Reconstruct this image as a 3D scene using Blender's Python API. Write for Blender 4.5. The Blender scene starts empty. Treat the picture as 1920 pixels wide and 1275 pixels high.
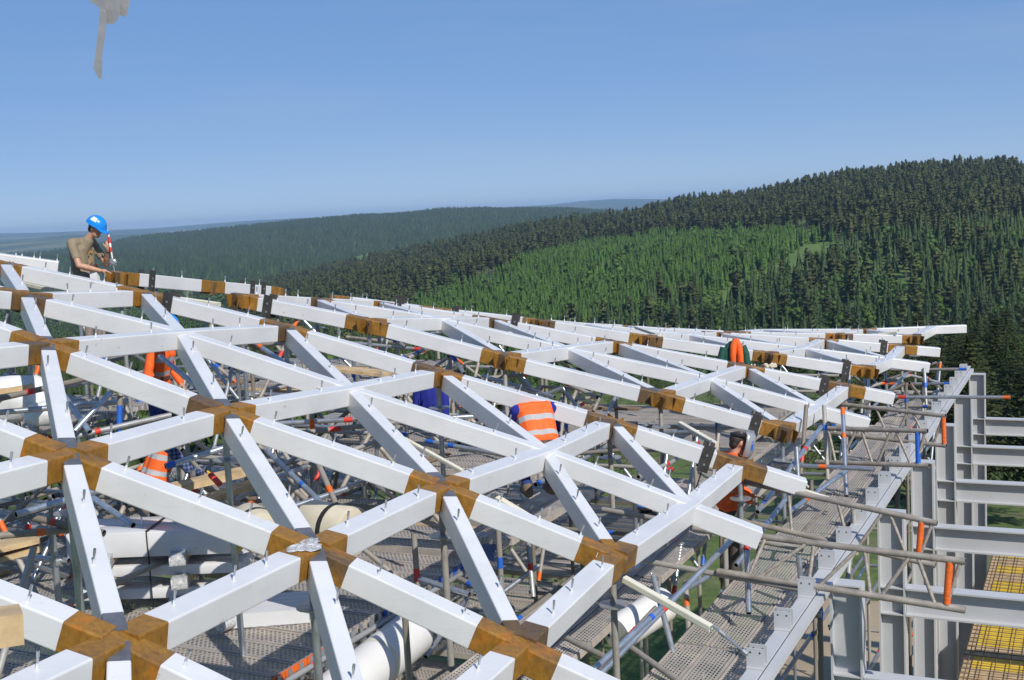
import bpy, math, random
import numpy as np
from mathutils import Vector, Matrix, Euler

rnd = random.Random(11)
nrs = np.random.RandomState(5)
scene = bpy.context.scene
COL = scene.collection

# ------------------------------------------------------------------ camera
FPX, W0, H0 = 2200.0, 1920.0, 1275.0
ROLL = math.radians(3.0)
HORIZON = 397.0
PITCH = math.atan((637.5 - HORIZON) * math.cos(ROLL) / FPX)
cr, sr, cp, sp = math.cos(ROLL), math.sin(ROLL), math.cos(PITCH), math.sin(PITCH)
cam_d = bpy.data.cameras.new('camera')
cam_d.sensor_width = 36.0
cam_d.lens = 36.0 * FPX / W0
cam_d.clip_start, cam_d.clip_end = 0.1, 90000.0
cam_d.dof.use_dof = True
cam_d.dof.focus_distance = 14.0
cam_d.dof.aperture_fstop = 18.0
cam = bpy.data.objects.new('camera', cam_d)
cam.matrix_world = Matrix(((cr, sr, 0, 0), (-sr * sp, cr * sp, -cp, 0), (-sr * cp, cr * cp, sp, 0), (0, 0, 0, 1)))
COL.objects.link(cam)
scene.camera = cam

# ------------------------------------------------------------------ light
SUN_EL, SUN_AZ = math.radians(40.0), math.radians(30.0)      # azimuth: to the right of straight behind the camera
SUN_DIR = Vector((math.sin(SUN_AZ) * math.cos(SUN_EL), -math.cos(SUN_AZ) * math.cos(SUN_EL), math.sin(SUN_EL)))
world = bpy.data.worlds.new('World')
scene.world = world
world.use_nodes = True
wn = world.node_tree
sky = wn.nodes.new('ShaderNodeTexSky')
sky.sky_type = 'NISHITA'
sky.sun_disc = False
sky.sun_elevation = SUN_EL
sky.sun_rotation = math.pi - SUN_AZ
sky.altitude = 2500.0
sky.air_density, sky.dust_density, sky.ozone_density = 0.5, 0.0, 4.0
bg = wn.nodes['Background']
bg.inputs['Strength'].default_value = 0.1
# soften the dome's contrast towards the horizon (hazy morning sky), evenly over the whole sky
gm = wn.nodes.new('ShaderNodeGamma'); gm.inputs['Gamma'].default_value = 0.26
hs = wn.nodes.new('ShaderNodeHueSaturation'); hs.inputs['Hue'].default_value = 0.513; hs.inputs['Saturation'].default_value = 2.4; hs.inputs['Value'].default_value = 4.45
wn.links.new(sky.outputs['Color'], gm.inputs['Color'])
wn.links.new(gm.outputs['Color'], hs.inputs['Color'])
# faint streaks of high thin cloud, all round the sky
wc = wn.nodes.new('ShaderNodeTexCoord'); wm = wn.nodes.new('ShaderNodeMapping'); wm.inputs['Scale'].default_value = (2.0, 2.0, 16.0); wm.inputs['Rotation'].default_value = (0.10, 0.06, 0.0)
wz = wn.nodes.new('ShaderNodeTexNoise'); wz.inputs['Scale'].default_value = 1.6; wz.inputs['Detail'].default_value = 6.0; wz.inputs['Roughness'].default_value = 0.6
wr = wn.nodes.new('ShaderNodeValToRGB'); wr.color_ramp.elements[0].position = 0.45; wr.color_ramp.elements[0].color = (0, 0, 0, 1); wr.color_ramp.elements[1].position = 0.85; wr.color_ramp.elements[1].color = (0.16, 0.16, 0.16, 1)
wx = wn.nodes.new('ShaderNodeMix'); wx.data_type = 'RGBA'; wx.inputs[7].default_value = (5.2, 5.8, 6.6, 1)
wn.links.new(wc.outputs['Generated'], wm.inputs['Vector']); wn.links.new(wm.outputs['Vector'], wz.inputs['Vector']); wn.links.new(wz.outputs['Fac'], wr.inputs['Fac'])
wn.links.new(wr.outputs['Color'], wx.inputs[0]); wn.links.new(hs.outputs['Color'], wx.inputs[6]); wn.links.new(wx.outputs[2], bg.inputs['Color'])
sun_d = bpy.data.lights.new('sun', 'SUN')
sun_d.energy = 4.6
sun_d.angle = math.radians(0.5)
sun_d.color = (1.0, 0.95, 0.87)
sun = bpy.data.objects.new('sun', sun_d)
sun.rotation_euler = SUN_DIR.to_track_quat('Z', 'Y').to_euler()
COL.objects.link(sun)
scene.view_settings.view_transform = 'Standard'
scene.view_settings.look = 'None'
scene.view_settings.exposure = 0.0
scene.view_settings.gamma = 1.0
scene.render.engine = 'CYCLES'
scene.cycles.use_denoising = True
scene.cycles.max_bounces = 6
scene.cycles.diffuse_bounces = 3
scene.cycles.glossy_bounces = 3
scene.cycles.transparent_max_bounces = 12
scene.cycles.volume_bounces = 0
scene.cycles.caustics_reflective = False
scene.cycles.caustics_refractive = False

def ray(px, py):
    x, y = (px - 960.0) / FPX, -(py - 637.5) / FPX
    X, U = x * cr + y * sr, -x * sr + y * cr
    return Vector((X, cp + U * sp, U * cp - sp))
def at_d(px, py, depth):            # point at a distance in front of the camera
    return ray(px, py) * depth
def at_z(px, py, z):                # point at a height
    d = ray(px, py)
    return d * (z / d.z)
UX, VX = Vector((0.449, 0.8935, 0)), Vector((-0.8935, 0.449, 0))      # along the roof edge / into the building
def uv(u, v, z): return UX * u + VX * v + Vector((0, 0, z))

# ------------------------------------------------------------------ materials
MATS = {}
def nt(name):
    m = bpy.data.materials.new(name)
    m.use_nodes = True
    MATS[name] = m
    t = m.node_tree
    return m, t, t.nodes['Principled BSDF']
def N(t, kind, **kw):
    n = t.nodes.new(kind)
    for k, v in kw.items():
        if k in n.inputs.keys(): n.inputs[k].default_value = v
        else: setattr(n, k, v)
    return n
def coords(t, scale=(1, 1, 1), kind='Object'):
    c = N(t, 'ShaderNodeTexCoord')
    mp = N(t, 'ShaderNodeMapping')
    mp.inputs['Scale'].default_value = scale
    t.links.new(c.outputs[kind], mp.inputs['Vector'])
    return mp.outputs['Vector']
def ramp(t, fac, stops):
    r = N(t, 'ShaderNodeValToRGB')
    e = r.color_ramp.elements
    while len(e) < len(stops): e.new(0.5)
    for el, (p, c) in zip(e, stops):
        el.position = p
        el.color = (*c, 1) if len(c) == 3 else c
    t.links.new(fac, r.inputs['Fac'])
    return r.outputs['Color']
def mixc(t, fac, a, b, mode='MIX'):
    m = N(t, 'ShaderNodeMix', data_type='RGBA', blend_type=mode)
    for sock, v in ((m.inputs[0], fac), (m.inputs[6], a), (m.inputs[7], b)):
        if isinstance(v, (int, float)): sock.default_value = v
        elif isinstance(v, tuple): sock.default_value = (*v, 1)
        else: t.links.new(v, sock)
    return m.outputs[2]
def noise(t, vec, scale, detail=4, rough=0.6):
    n = N(t, 'ShaderNodeTexNoise', Scale=scale, Detail=detail, Roughness=rough)
    t.links.new(vec, n.inputs['Vector'])
    return n.outputs['Fac']
def bump(t, b, height, strength=0.3, dist=0.01):
    n = N(t, 'ShaderNodeBump', Strength=strength, Distance=dist)
    t.links.new(height, n.inputs['Height'])
    t.links.new(n.outputs['Normal'], b.inputs['Normal'])
def rand_out(t): return N(t, 'ShaderNodeObjectInfo').outputs['Random']

def simple(name, col, rough=0.5, metal=0.0, var=0.12, scale=6.0, bumpy=0.0, kind='Object'):
    m, t, b = nt(name)
    v = coords(t, kind=kind)
    n = noise(t, v, scale)
    lo = tuple(c * (1 - var) for c in col); hi = tuple(min(1, c * (1 + var)) for c in col)
    t.links.new(ramp(t, n, [(0.3, lo), (0.7, hi)]), b.inputs['Base Color'])
    b.inputs['Roughness'].default_value = rough
    b.inputs['Metallic'].default_value = metal
    if bumpy: bump(t, b, noise(t, v, scale * 6), bumpy)
    return m

def mat_white():
    m, t, b = nt('white_paint')
    v = coords(t)
    n = noise(t, v, 1.7, 6)
    c = ramp(t, n, [(0.25, (0.60, 0.602, 0.61)), (0.6, (0.69, 0.69, 0.69))])
    s = noise(t, coords(t, (2.5, 2.5, 14)), 1.3, 8, 0.75)              # faint dirt
    c = mixc(t, ramp(t, s, [(0.55, (0, 0, 0)), (0.80, (0.55, 0.55, 0.55))]), c, (0.50, 0.46, 0.40))
    sp_ = noise(t, v, 9.0, 3, 0.5)                                      # few rust drips
    c = mixc(t, ramp(t, sp_, [(0.725, (0, 0, 0)), (0.76, (0.5, 0.5, 0.5))]), c, (0.36, 0.19, 0.06))
    t.links.new(c, b.inputs['Base Color'])
    b.inputs['Roughness'].default_value = 0.34
    bump(t, b, noise(t, v, 60), 0.06)
mat_white()
def mat_rust():
    m, t, b = nt('rust')
    v = coords(t)
    fine = noise(t, coords(t, (1, 1, 0.6)), 26.0, 8, 0.7)
    bl = noise(t, v, 4.5, 5, 0.6)
    gold = ramp(t, fine, [(0.25, (0.17, 0.078, 0.014)), (0.5, (0.29, 0.142, 0.022)), (0.75, (0.40, 0.20, 0.03))])
    orange = ramp(t, fine, [(0.3, (0.36, 0.12, 0.012)), (0.7, (0.52, 0.19, 0.014))])
    dark = ramp(t, fine, [(0.3, (0.075, 0.05, 0.032)), (0.7, (0.15, 0.10, 0.055))])
    c = mixc(t, ramp(t, bl, [(0.56, (0, 0, 0)), (0.68, (0.8, 0.8, 0.8))]), gold, orange)
    q = N(t, 'ShaderNodeMath', operation='MULTIPLY_ADD')
    q.inputs[1].default_value, q.inputs[2].default_value = 0.42, -0.26
    t.links.new(rand_out(t), q.inputs[0])
    r = N(t, 'ShaderNodeMath', operation='ADD')
    t.links.new(noise(t, v, 2.2, 4, 0.55), r.inputs[0]); t.links.new(q.outputs[0], r.inputs[1])
    c = mixc(t, ramp(t, r.outputs[0], [(0.44, (0, 0, 0)), (0.62, (0.9, 0.9, 0.9))]), c, dark)
    t.links.new(c, b.inputs['Base Color'])
    t.links.new(ramp(t, fine, [(0.3, (0.40, 0.40, 0.40)), (0.7, (0.62, 0.62, 0.62))]), b.inputs['Roughness'])
    b.inputs['Metallic'].default_value = 0.1
    bump(t, b, fine, 0.10)
mat_rust()
def mat_tube():
    m, t, b = nt('galvanised')
    v = coords(t, (1, 1, 0.6), 'Object')
    r = rand_out(t)
    base = ramp(t, r, [(0.0, (0.20, 0.17, 0.13)), (0.3, (0.33, 0.31, 0.28)), (0.55, (0.42, 0.40, 0.36)), (0.75, (0.38, 0.42, 0.47)), (1.0, (0.55, 0.58, 0.62))])
    n = noise(t, v, 14.0, 5, 0.7)
    c = mixc(t, ramp(t, n, [(0.45, (0, 0, 0)), (0.75, (0.7, 0.7, 0.7))]), base, (0.16, 0.125, 0.095))
    t.links.new(c, b.inputs['Base Color'])
    mm = ramp(t, r, [(0.55, (0.15, 0.15, 0.15)), (0.8, (0.75, 0.75, 0.75))])
    t.links.new(mm, b.inputs['Metallic'])
    t.links.new(ramp(t, r, [(0.5, (0.62, 0.62, 0.62)), (0.8, (0.32, 0.32, 0.32))]), b.inputs['Roughness'])
    bump(t, b, n, 0.12)
mat_tube()
def mat_plank():
    m, t, b = nt('perforated_steel')
    oc = N(t, 'ShaderNodeTexCoord').outputs['Object']
    sx = N(t, 'ShaderNodeSeparateXYZ'); t.links.new(oc, sx.inputs[0])
    def M(op, a, b_=None, c_=None):
        n = N(t, 'ShaderNodeMath', operation=op)
        for i, x in enumerate((a, b_, c_)):
            if x is None: continue
            if isinstance(x, (int, float)): n.inputs[i].default_value = x
            else: t.links.new(x, n.inputs[i])
        return n.outputs[0]
    ry = M('MULTIPLY', sx.outputs['Y'], 1 / 0.034)
    fy = M('ABSOLUTE', M('SUBTRACT', M('FRACT', ry), 0.5))
    off = M('MULTIPLY', M('MODULO', M('ABSOLUTE', M('FLOOR', ry)), 2.0), 0.5)
    fx = M('ABSOLUTE', M('SUBTRACT', M('FRACT', M('ADD', M('MULTIPLY', sx.outputs['X'], 1 / 0.052), off)), 0.5))
    hole = M('MULTIPLY', M('LESS_THAN', fy, 0.25), M('LESS_THAN', fx, 0.31))
    inside = M('LESS_THAN', M('ABSOLUTE', sx.outputs['Y']), 0.128)
    top = M('GREATER_THAN', sx.outputs['Z'], -0.004)
    hole = M('MULTIPLY', hole, M('MULTIPLY', inside, top))
    n = noise(t, oc, 3.0, 6, 0.7)
    dust = ramp(t, rand_out(t), [(0.0, (0.46, 0.44, 0.42)), (0.5, (0.58, 0.50, 0.43)), (1.0, (0.66, 0.59, 0.52))])
    c = mixc(t, ramp(t, n, [(0.35, (0, 0, 0)), (0.65, (1, 1, 1))]), dust, (0.40, 0.365, 0.33))
    t.links.new(c, b.inputs['Base Color'])
    b.inputs['Roughness'].default_value = 0.6
    b.inputs['Metallic'].default_value = 0.25
    tr = N(t, 'ShaderNodeBsdfTransparent')
    mx = N(t, 'ShaderNodeMixShader')
    t.links.new(hole, mx.inputs[0]); t.links.new(b.outputs[0], mx.inputs[1]); t.links.new(tr.outputs[0], mx.inputs[2])
    t.links.new(mx.outputs[0], t.nodes['Material Output'].inputs['Surface'])
mat_plank()
simple('galv_shiny', (0.46, 0.52, 0.60), 0.33, 0.75, 0.25, 12, 0.08)
simple('weld', (0.42, 0.15, 0.012), 0.7, 0.1, 0.4, 25, 0.3)
simple('tube_dull', (0.33, 0.29, 0.245), 0.6, 0.2, 0.4, 9, 0.1)
simple('stud_steel', (0.55, 0.56, 0.58), 0.3, 0.8)
simple('dark_steel', (0.075, 0.070, 0.066), 0.5, 0.5, 0.35, 8)
simple('mill_steel', (0.20, 0.20, 0.21), 0.42, 0.55, 0.25, 9)
simple('grey_paint', (0.50, 0.505, 0.515), 0.45, 0.0, 0.05, 1.5, 0.03)
simple('zinc', (0.42, 0.43, 0.44), 0.4, 0.65, 0.2, 20)
simple('band_orange', (0.72, 0.13, 0.015), 0.55, 0, 0.25, 20)
simple('band_red', (0.62, 0.045, 0.03), 0.5, 0, 0.25, 20)
simple('band_blue', (0.02, 0.12, 0.52), 0.5, 0, 0.2, 20)
simple('band_white', (0.75, 0.74, 0.70), 0.5, 0, 0.1, 20)
simple('tube_dark', (0.03, 0.03, 0.03), 0.8)
simple('cream', (0.62, 0.56, 0.43), 0.5, 0, 0.1, 5)
simple('timber_new', (0.50, 0.36, 0.20), 0.75, 0, 0.3, 7, 0.15)
simple('timber_old', (0.24, 0.165, 0.105), 0.85, 0, 0.35, 7, 0.2)
simple('cream_paint', (0.70, 0.66, 0.53), 0.5, 0, 0.1, 5)
simple('black_rubber', (0.018, 0.018, 0.02), 0.6)
simple('pipe_white', (0.74, 0.735, 0.72), 0.35, 0, 0.04, 2)
simple('plastic_film', (0.55, 0.55, 0.55), 0.18, 0.1, 0.4, 30, 0.8)
simple('blue_sheet', (0.10, 0.16, 0.42), 0.55, 0, 0.2, 4)
simple('white_sheet', (0.76, 0.76, 0.74), 0.7, 0, 0.08, 5, 0.2)
simple('yellow_board', (0.70, 0.47, 0.04), 0.55, 0, 0.2, 3)
simple('rebar', (0.17, 0.105, 0.07), 0.75, 0.2, 0.35, 12)
simple('hook_grey', (0.26, 0.26, 0.27), 0.5, 0.3, 0.15, 30, 0.1)
simple('green_paint', (0.12, 0.16, 0.10), 0.5, 0, 0.2, 8)
# people
simple('skin', (0.50, 0.27, 0.175), 0.5, 0, 0.12, 14)
simple('hair', (0.035, 0.024, 0.018), 0.6, 0, 0.4, 60, 0.4)
simple('tshirt', (0.255, 0.205, 0.135), 0.9, 0, 0.08, 10, 0.12)
simple('print_orange', (0.62, 0.26, 0.02), 0.8)
simple('trousers_khaki', (0.25, 0.205, 0.17), 0.9, 0, 0.12, 8, 0.15)
simple('trousers_dark', (0.085, 0.07, 0.06), 0.9, 0, 0.2, 8, 0.15)
simple('trousers_blue', (0.02, 0.045, 0.20), 0.9, 0, 0.2, 8, 0.15)
simple('coverall_blue', (0.012, 0.02, 0.24), 0.85, 0, 0.25, 9, 0.2)
simple('boot', (0.16, 0.12, 0.08), 0.8, 0, 0.3, 12)
simple('helmet_blue', (0.012, 0.24, 0.74), 0.25, 0, 0.05, 4)
simple('mask_silver', (0.40, 0.40, 0.40), 0.35, 0.4, 0.08, 5)
simple('green_cloth', (0.018, 0.085, 0.062), 0.9, 0, 0.25, 12, 0.2)
simple('orange_cloth', (0.85, 0.13, 0.015), 0.75, 0, 0.15, 9, 0.15)
simple('belt', (0.09, 0.035, 0.018), 0.5)
simple('eye_white', (0.7, 0.68, 0.64), 0.3)
def mat_vest():
    m, t, b = nt('vest')
    sx = N(t, 'ShaderNodeAttribute'); sx.attribute_name = 'spine'
    st = ramp(t, sx.outputs['Fac'], [(0.0, (0, 0, 0)), (0.24, (1, 1, 1)), (0.34, (0, 0, 0)), (0.56, (1, 1, 1)), (0.67, (0, 0, 0))])
    t.nodes[-1].color_ramp.interpolation = 'CONSTANT'
    n = noise(t, coords(t), 9.0)
    c = mixc(t, n, (0.88, 0.10, 0.012), (0.92, 0.17, 0.02))
    t.links.new(mixc(t, st, c, (0.42, 0.42, 0.43)), b.inputs['Base Color'])
    b.inputs['Roughness'].default_value = 0.7
    bump(t, b, noise(t, coords(t), 25.0), 0.3)
mat_vest()
def mat_plaid():
    m, t, b = nt('plaid')
    v = coords(t)
    w1 = N(t, 'ShaderNodeTexWave', Scale=7.0); w1.bands_direction = 'X'; t.links.new(v, w1.inputs[0])
    w2 = N(t, 'ShaderNodeTexWave', Scale=7.0); w2.bands_direction = 'Z'; t.links.new(v, w2.inputs[0])
    s = N(t, 'ShaderNodeMath', operation='ADD'); t.links.new(w1.outputs['Fac'], s.inputs[0]); t.links.new(w2.outputs['Fac'], s.inputs[1])
    h = N(t, 'ShaderNodeMath', operation='MULTIPLY'); h.inputs[1].default_value = 0.5; t.links.new(s.outputs[0], h.inputs[0])
    t.links.new(ramp(t, h.outputs[0], [(0.2, (0.012, 0.018, 0.05)), (0.5, (0.06, 0.09, 0.22)), (0.85, (0.13, 0.17, 0.32))]), b.inputs['Base Color'])
    b.inputs['Roughness'].default_value = 0.9
mat_plaid()
def mat_foliage(name, lo, hi):
    m, t, b = nt(name)
    a = N(t, 'ShaderNodeAttribute'); a.attribute_name = 'tint'
    r = rand_out(t)
    n = noise(t, coords(t), 0.9, 3)
    c = mixc(t, n, lo, hi)
    c = mixc(t, 1.0, c, a.outputs['Color'], 'MULTIPLY')
    g = ramp(t, r, [(0.0, (0.78, 0.80, 0.80)), (1.0, (1.2, 1.15, 1.0))])
    c = mixc(t, 1.0, c, g, 'MULTIPLY')
    t.links.new(c, b.inputs['Base Color'])
    b.inputs['Roughness'].default_value = 0.75
    b.inputs['Specular IOR Level'].default_value = 0.2
mat_foliage('foliage_pine', (0.040, 0.053, 0.018), (0.075, 0.089, 0.030))
mat_foliage('foliage_larch', (0.050, 0.108, 0.020), (0.088, 0.160, 0.032))
mat_foliage('foliage_spruce', (0.028, 0.052, 0.020), (0.055, 0.088, 0.030))
mat_foliage('foliage_leafy', (0.042, 0.082, 0.017), (0.080, 0.135, 0.028))
mat_foliage('foliage_far', (0.022, 0.044, 0.017), (0.048, 0.076, 0.026))
simple('bark', (0.15, 0.10, 0.07), 0.9, 0, 0.3, 3)
def ground_mat(name, a, b_, scale, scale2, c3=None):
    m, t, b = nt(name)
    v = coords(t)
    n1 = noise(t, v, scale, 8, 0.65); n2 = noise(t, v, scale2, 6, 0.6)
    c = mixc(t, ramp(t, n1, [(0.35, (0, 0, 0)), (0.65, (1, 1, 1))]), a, b_)
    if c3: c = mixc(t, ramp(t, n2, [(0.50, (0, 0, 0)), (0.62, (1, 1, 1))]), c, c3)
    t.links.new(c, b.inputs['Base Color'])
    b.inputs['Roughness'].default_value = 0.95
    bump(t, b, n1, 0.5, 0.2)
ground_mat('grass_ground', (0.050, 0.085, 0.016), (0.135, 0.185, 0.032), 1.6, 0.16, (0.17, 0.155, 0.075))
ground_mat('forest_floor', (0.045, 0.075, 0.022), (0.075, 0.115, 0.030), 0.05, 0.004, (0.055, 0.085, 0.025))
ground_mat('hill_floor', (0.085, 0.145, 0.026), (0.12, 0.19, 0.035), 0.02, 0.004)
ground_mat('far_forest', (0.035, 0.065, 0.025), (0.065, 0.10, 0.036), 0.012, 0.0016, (0.055, 0.105, 0.035))
ground_mat('far_fields', (0.045, 0.075, 0.030), (0.06, 0.09, 0.034), 0.002, 0.0011, (0.17, 0.18, 0.075))
ground_mat('sand_ground', (0.33, 0.25, 0.16), (0.42, 0.33, 0.22), 0.5, 0.1, (0.28, 0.23, 0.16))

# ------------------------------------------------------------------ mesh helpers
WORLD = {}
def setp(o, label=None, cat=None, group=None, kind=None):
    for k, v in (('label', label), ('category', cat), ('group', group), ('kind', kind)):
        if v: o[k] = v
    return o
def link(o, parent=None, mw=None):
    COL.objects.link(o)
    mw = mw if mw is not None else Matrix.Identity(4)
    if parent is not None:
        o.parent = parent
        o.matrix_parent_inverse = WORLD[parent.name].inverted()
    o.matrix_basis = mw
    WORLD[o.name] = mw
    return o
def thing(name, label, cat, loc=(0, 0, 0), group=None, rotz=0.0):
    o = bpy.data.objects.new(name, None)
    o.empty_display_size = 0.2
    link(o, None, Matrix.Translation(Vector(loc)) @ Matrix.Rotation(rotz, 4, 'Z'))
    return setp(o, label, cat, group)
def put(name, me, parent=None, mw=None):
    return link(bpy.data.objects.new(name, me), parent, mw)

class MB:
    def __init__(s): s.v, s.f, s.m = [], [], []
    def add(s, vs, fs, mi=0):
        o = len(s.v)
        s.v += [tuple(x) for x in vs]
        s.f += [tuple(i + o for i in f) for f in fs]
        s.m += [mi] * len(fs)
        return s
    def box(s, c, h, R=None, mi=0):
        c = Vector(c)
        vs = []
        for i in range(8):
            p = Vector((h[0] * (1 if i & 1 else -1), h[1] * (1 if i & 2 else -1), h[2] * (1 if i & 4 else -1)))
            vs.append(c + (R @ p if R is not None else p))
        return s.add(vs, [(0, 2, 3, 1), (4, 5, 7, 6), (0, 1, 5, 4), (2, 6, 7, 3), (0, 4, 6, 2), (1, 3, 7, 5)], mi)
    def bar(s, p0, p1, w, h, up=(0, 0, 1), mi=0):
        p0, p1 = Vector(p0), Vector(p1)
        x = (p1 - p0); L = x.length; x.normalize()
        y = Vector(up).cross(x).normalized(); z = x.cross(y)
        R = Matrix((x, y, z)).transposed()
        return s.box((p0 + p1) / 2, (L / 2, w / 2, h / 2), R, mi)
    def tube(s, p0, p1, r0, r1=None, n=10, mi=0, cap=True):
        p0, p1 = Vector(p0), Vector(p1); r1 = r0 if r1 is None else r1
        z = (p1 - p0).normalized(); x = z.orthogonal().normalized(); y = z.cross(x)
        vs = []
        for p, r in ((p0, r0), (p1, r1)):
            for i in range(n):
                a = 2 * math.pi * i / n
                vs.append(p + (x * math.cos(a) + y * math.sin(a)) * r)
        fs = [(i, (i + 1) % n, n + (i + 1) % n, n + i) for i in range(n)]
        if cap: fs += [tuple(range(n))[::-1], tuple(range(n, 2 * n))]
        return s.add(vs, fs, mi)
    def path(s, pts, r, n=8, mi=0):
        pts = [Vector(p) for p in pts]
        rings = []
        ref = None
        for i, p in enumerate(pts):
            d = (pts[min(i + 1, len(pts) - 1)] - pts[max(i - 1, 0)]).normalized()
            x = d.orthogonal().normalized() if ref is None else (ref - d * ref.dot(d)).normalized()
            ref = x; y = d.cross(x)
            rr = r[i] if isinstance(r, (list, tuple)) else r
            rings.append([p + (x * math.cos(2 * math.pi * k / n) + y * math.sin(2 * math.pi * k / n)) * rr for k in range(n)])
        vs = [q for R_ in rings for q in R_]
        fs = []
        for i in range(len(rings) - 1):
            for k in range(n):
                fs.append((i * n + k, i * n + (k + 1) % n, (i + 1) * n + (k + 1) % n, (i + 1) * n + k))
        fs += [tuple(range(n))[::-1], tuple(range((len(rings) - 1) * n, len(rings) * n))]
        return s.add(vs, fs, mi)
    def prism(s, poly, axis, mi=0):
        n = len(poly); axis = Vector(axis)
        vs = [Vector(p) for p in poly] + [Vector(p) + axis for p in poly]
        return s.add(vs, [tuple(range(n))[::-1], tuple(range(n, 2 * n))] + [(i, (i + 1) % n, n + (i + 1) % n, n + i) for i in range(n)], mi)
    def lathe(s, prof, n=20, M=None, mi=0, squash=(1, 1)):
        vs = []
        for r, z in prof:
            for i in range(n):
                a = 2 * math.pi * i / n
                p = Vector((r * math.cos(a) * squash[0], r * math.sin(a) * squash[1], z))
                vs.append(M @ p if M is not None else p)
        k = len(prof)
        fs = [(j * n + i, j * n + (i + 1) % n, (j + 1) * n + (i + 1) % n, (j + 1) * n + i) for j in range(k - 1) for i in range(n)]
        fs += [tuple(range(n))[::-1], tuple(range((k - 1) * n, k * n))]
        return s.add(vs, fs, mi)
    def mesh(s, name, mats, smooth=None):
        me = bpy.data.meshes.new(name)
        me.from_pydata(s.v, [], s.f)
        for mt in (mats if isinstance(mats, (list, tuple)) else [mats]): me.materials.append(MATS[mt])
        if any(s.m): me.polygons.foreach_set('material_index', s.m)
        if smooth is not None:
            me.shade_smooth()
            me.set_sharp_from_angle(angle=math.radians(smooth))
        me.update()
        return me
    def build(s, name, mats, parent=None, smooth=None, mw=None):
        return put(name, s.mesh(name, mats, smooth), parent, mw)

def frame(p0, x, up):
    x = Vector(x).normalized(); up = Vector(up)
    y = up.cross(x).normalized(); z = x.cross(y)
    M = Matrix((x, y, z)).transposed().to_4x4()
    M.translation = p0
    return M
def zframe(p0, p1):
    d = Vector(p1) - Vector(p0); L = d.length
    q = d.to_track_quat('Z', 'Y').to_matrix().to_4x4()
    q.translation = Vector(p0)
    return q @ Matrix.Diagonal((1, 1, L, 1))

def np_mesh(name, V, F, mats, tint=None, midx=None):
    me = bpy.data.meshes.new(name)
    k = F.shape[1]
    me.vertices.add(len(V)); me.vertices.foreach_set('co', np.ascontiguousarray(V, dtype=np.float32).ravel())
    me.loops.add(F.size); me.loops.foreach_set('vertex_index', np.ascontiguousarray(F, dtype=np.int32).ravel())
    me.polygons.add(len(F))
    me.polygons.foreach_set('loop_start', np.arange(0, F.size, k, dtype=np.int32))
    for mt in mats: me.materials.append(MATS[mt])
    if midx is not None: me.polygons.foreach_set('material_index', midx.astype(np.int32))
    if tint is not None:
        at = me.attributes.new('tint', 'FLOAT_COLOR', 'POINT')
        at.data.foreach_set('color', np.c_[tint, np.ones(len(tint))].astype(np.float32).ravel())
    me.update(calc_edges=True)
    return me

# ------------------------------------------------------------------ terrain
def gz(d):
    return float(np.interp(d, [0, 42, 70, 110, 250, 420, 1000, 6e4], [-12, -12, -19, -25, -40, -66, -86, -86]))
def project(p):
    F = p[1] * cp - p[2] * sp; U = p[1] * sp + p[2] * cp
    return 960 + FPX * (p[0] * cr - U * sr) / F, 637.5 - FPX * (p[0] * sr + U * cr) / F, F
def polar_sheet(name, rads, nseg, zf, mat):
    V, F = [(0, 0, zf(0, 0))], []
    for r in rads:
        for i in range(nseg):
            a = 2 * math.pi * i / nseg
            x, y = r * math.cos(a), r * math.sin(a)
            V.append((x, y, zf(x, y)))
    for i in range(nseg): F.append((0, 1 + i, 1 + (i + 1) % nseg))
    for k in range(len(rads) - 1):
        for i in range(nseg):
            a, b = 1 + k * nseg + i, 1 + k * nseg + (i + 1) % nseg
            F.append((a, a + nseg, b + nseg, b))
    me = bpy.data.meshes.new(name)
    me.from_pydata(V, [], F)
    me.materials.append(MATS[mat]); me.shade_smooth(); me.update()
    return setp(put(name, me), kind='structure')
polar_sheet('ground', [12, 25, 42, 50, 60, 70, 90, 110, 150, 200, 250, 320, 420, 600, 1000, 2500, 6000, 12000, 18500], 96,
            lambda x, y: gz(math.hypot(x, y)), 'grass_ground')
def sheet(name, poly, z, mat):
    return setp(MB().add([(x, y, z) for x, y in poly], [tuple(range(len(poly)))]).build(name, mat), kind='structure')
a_, b_, c_, d_ = uv(6, 7.5, 0), uv(34.5, 8.5, 0), uv(36, -16, 0), uv(4, -16, 0)
sheet('sandy_yard', [(p.x, p.y) for p in (a_, d_, c_, b_)], -11.99, 'sand_ground')

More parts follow.
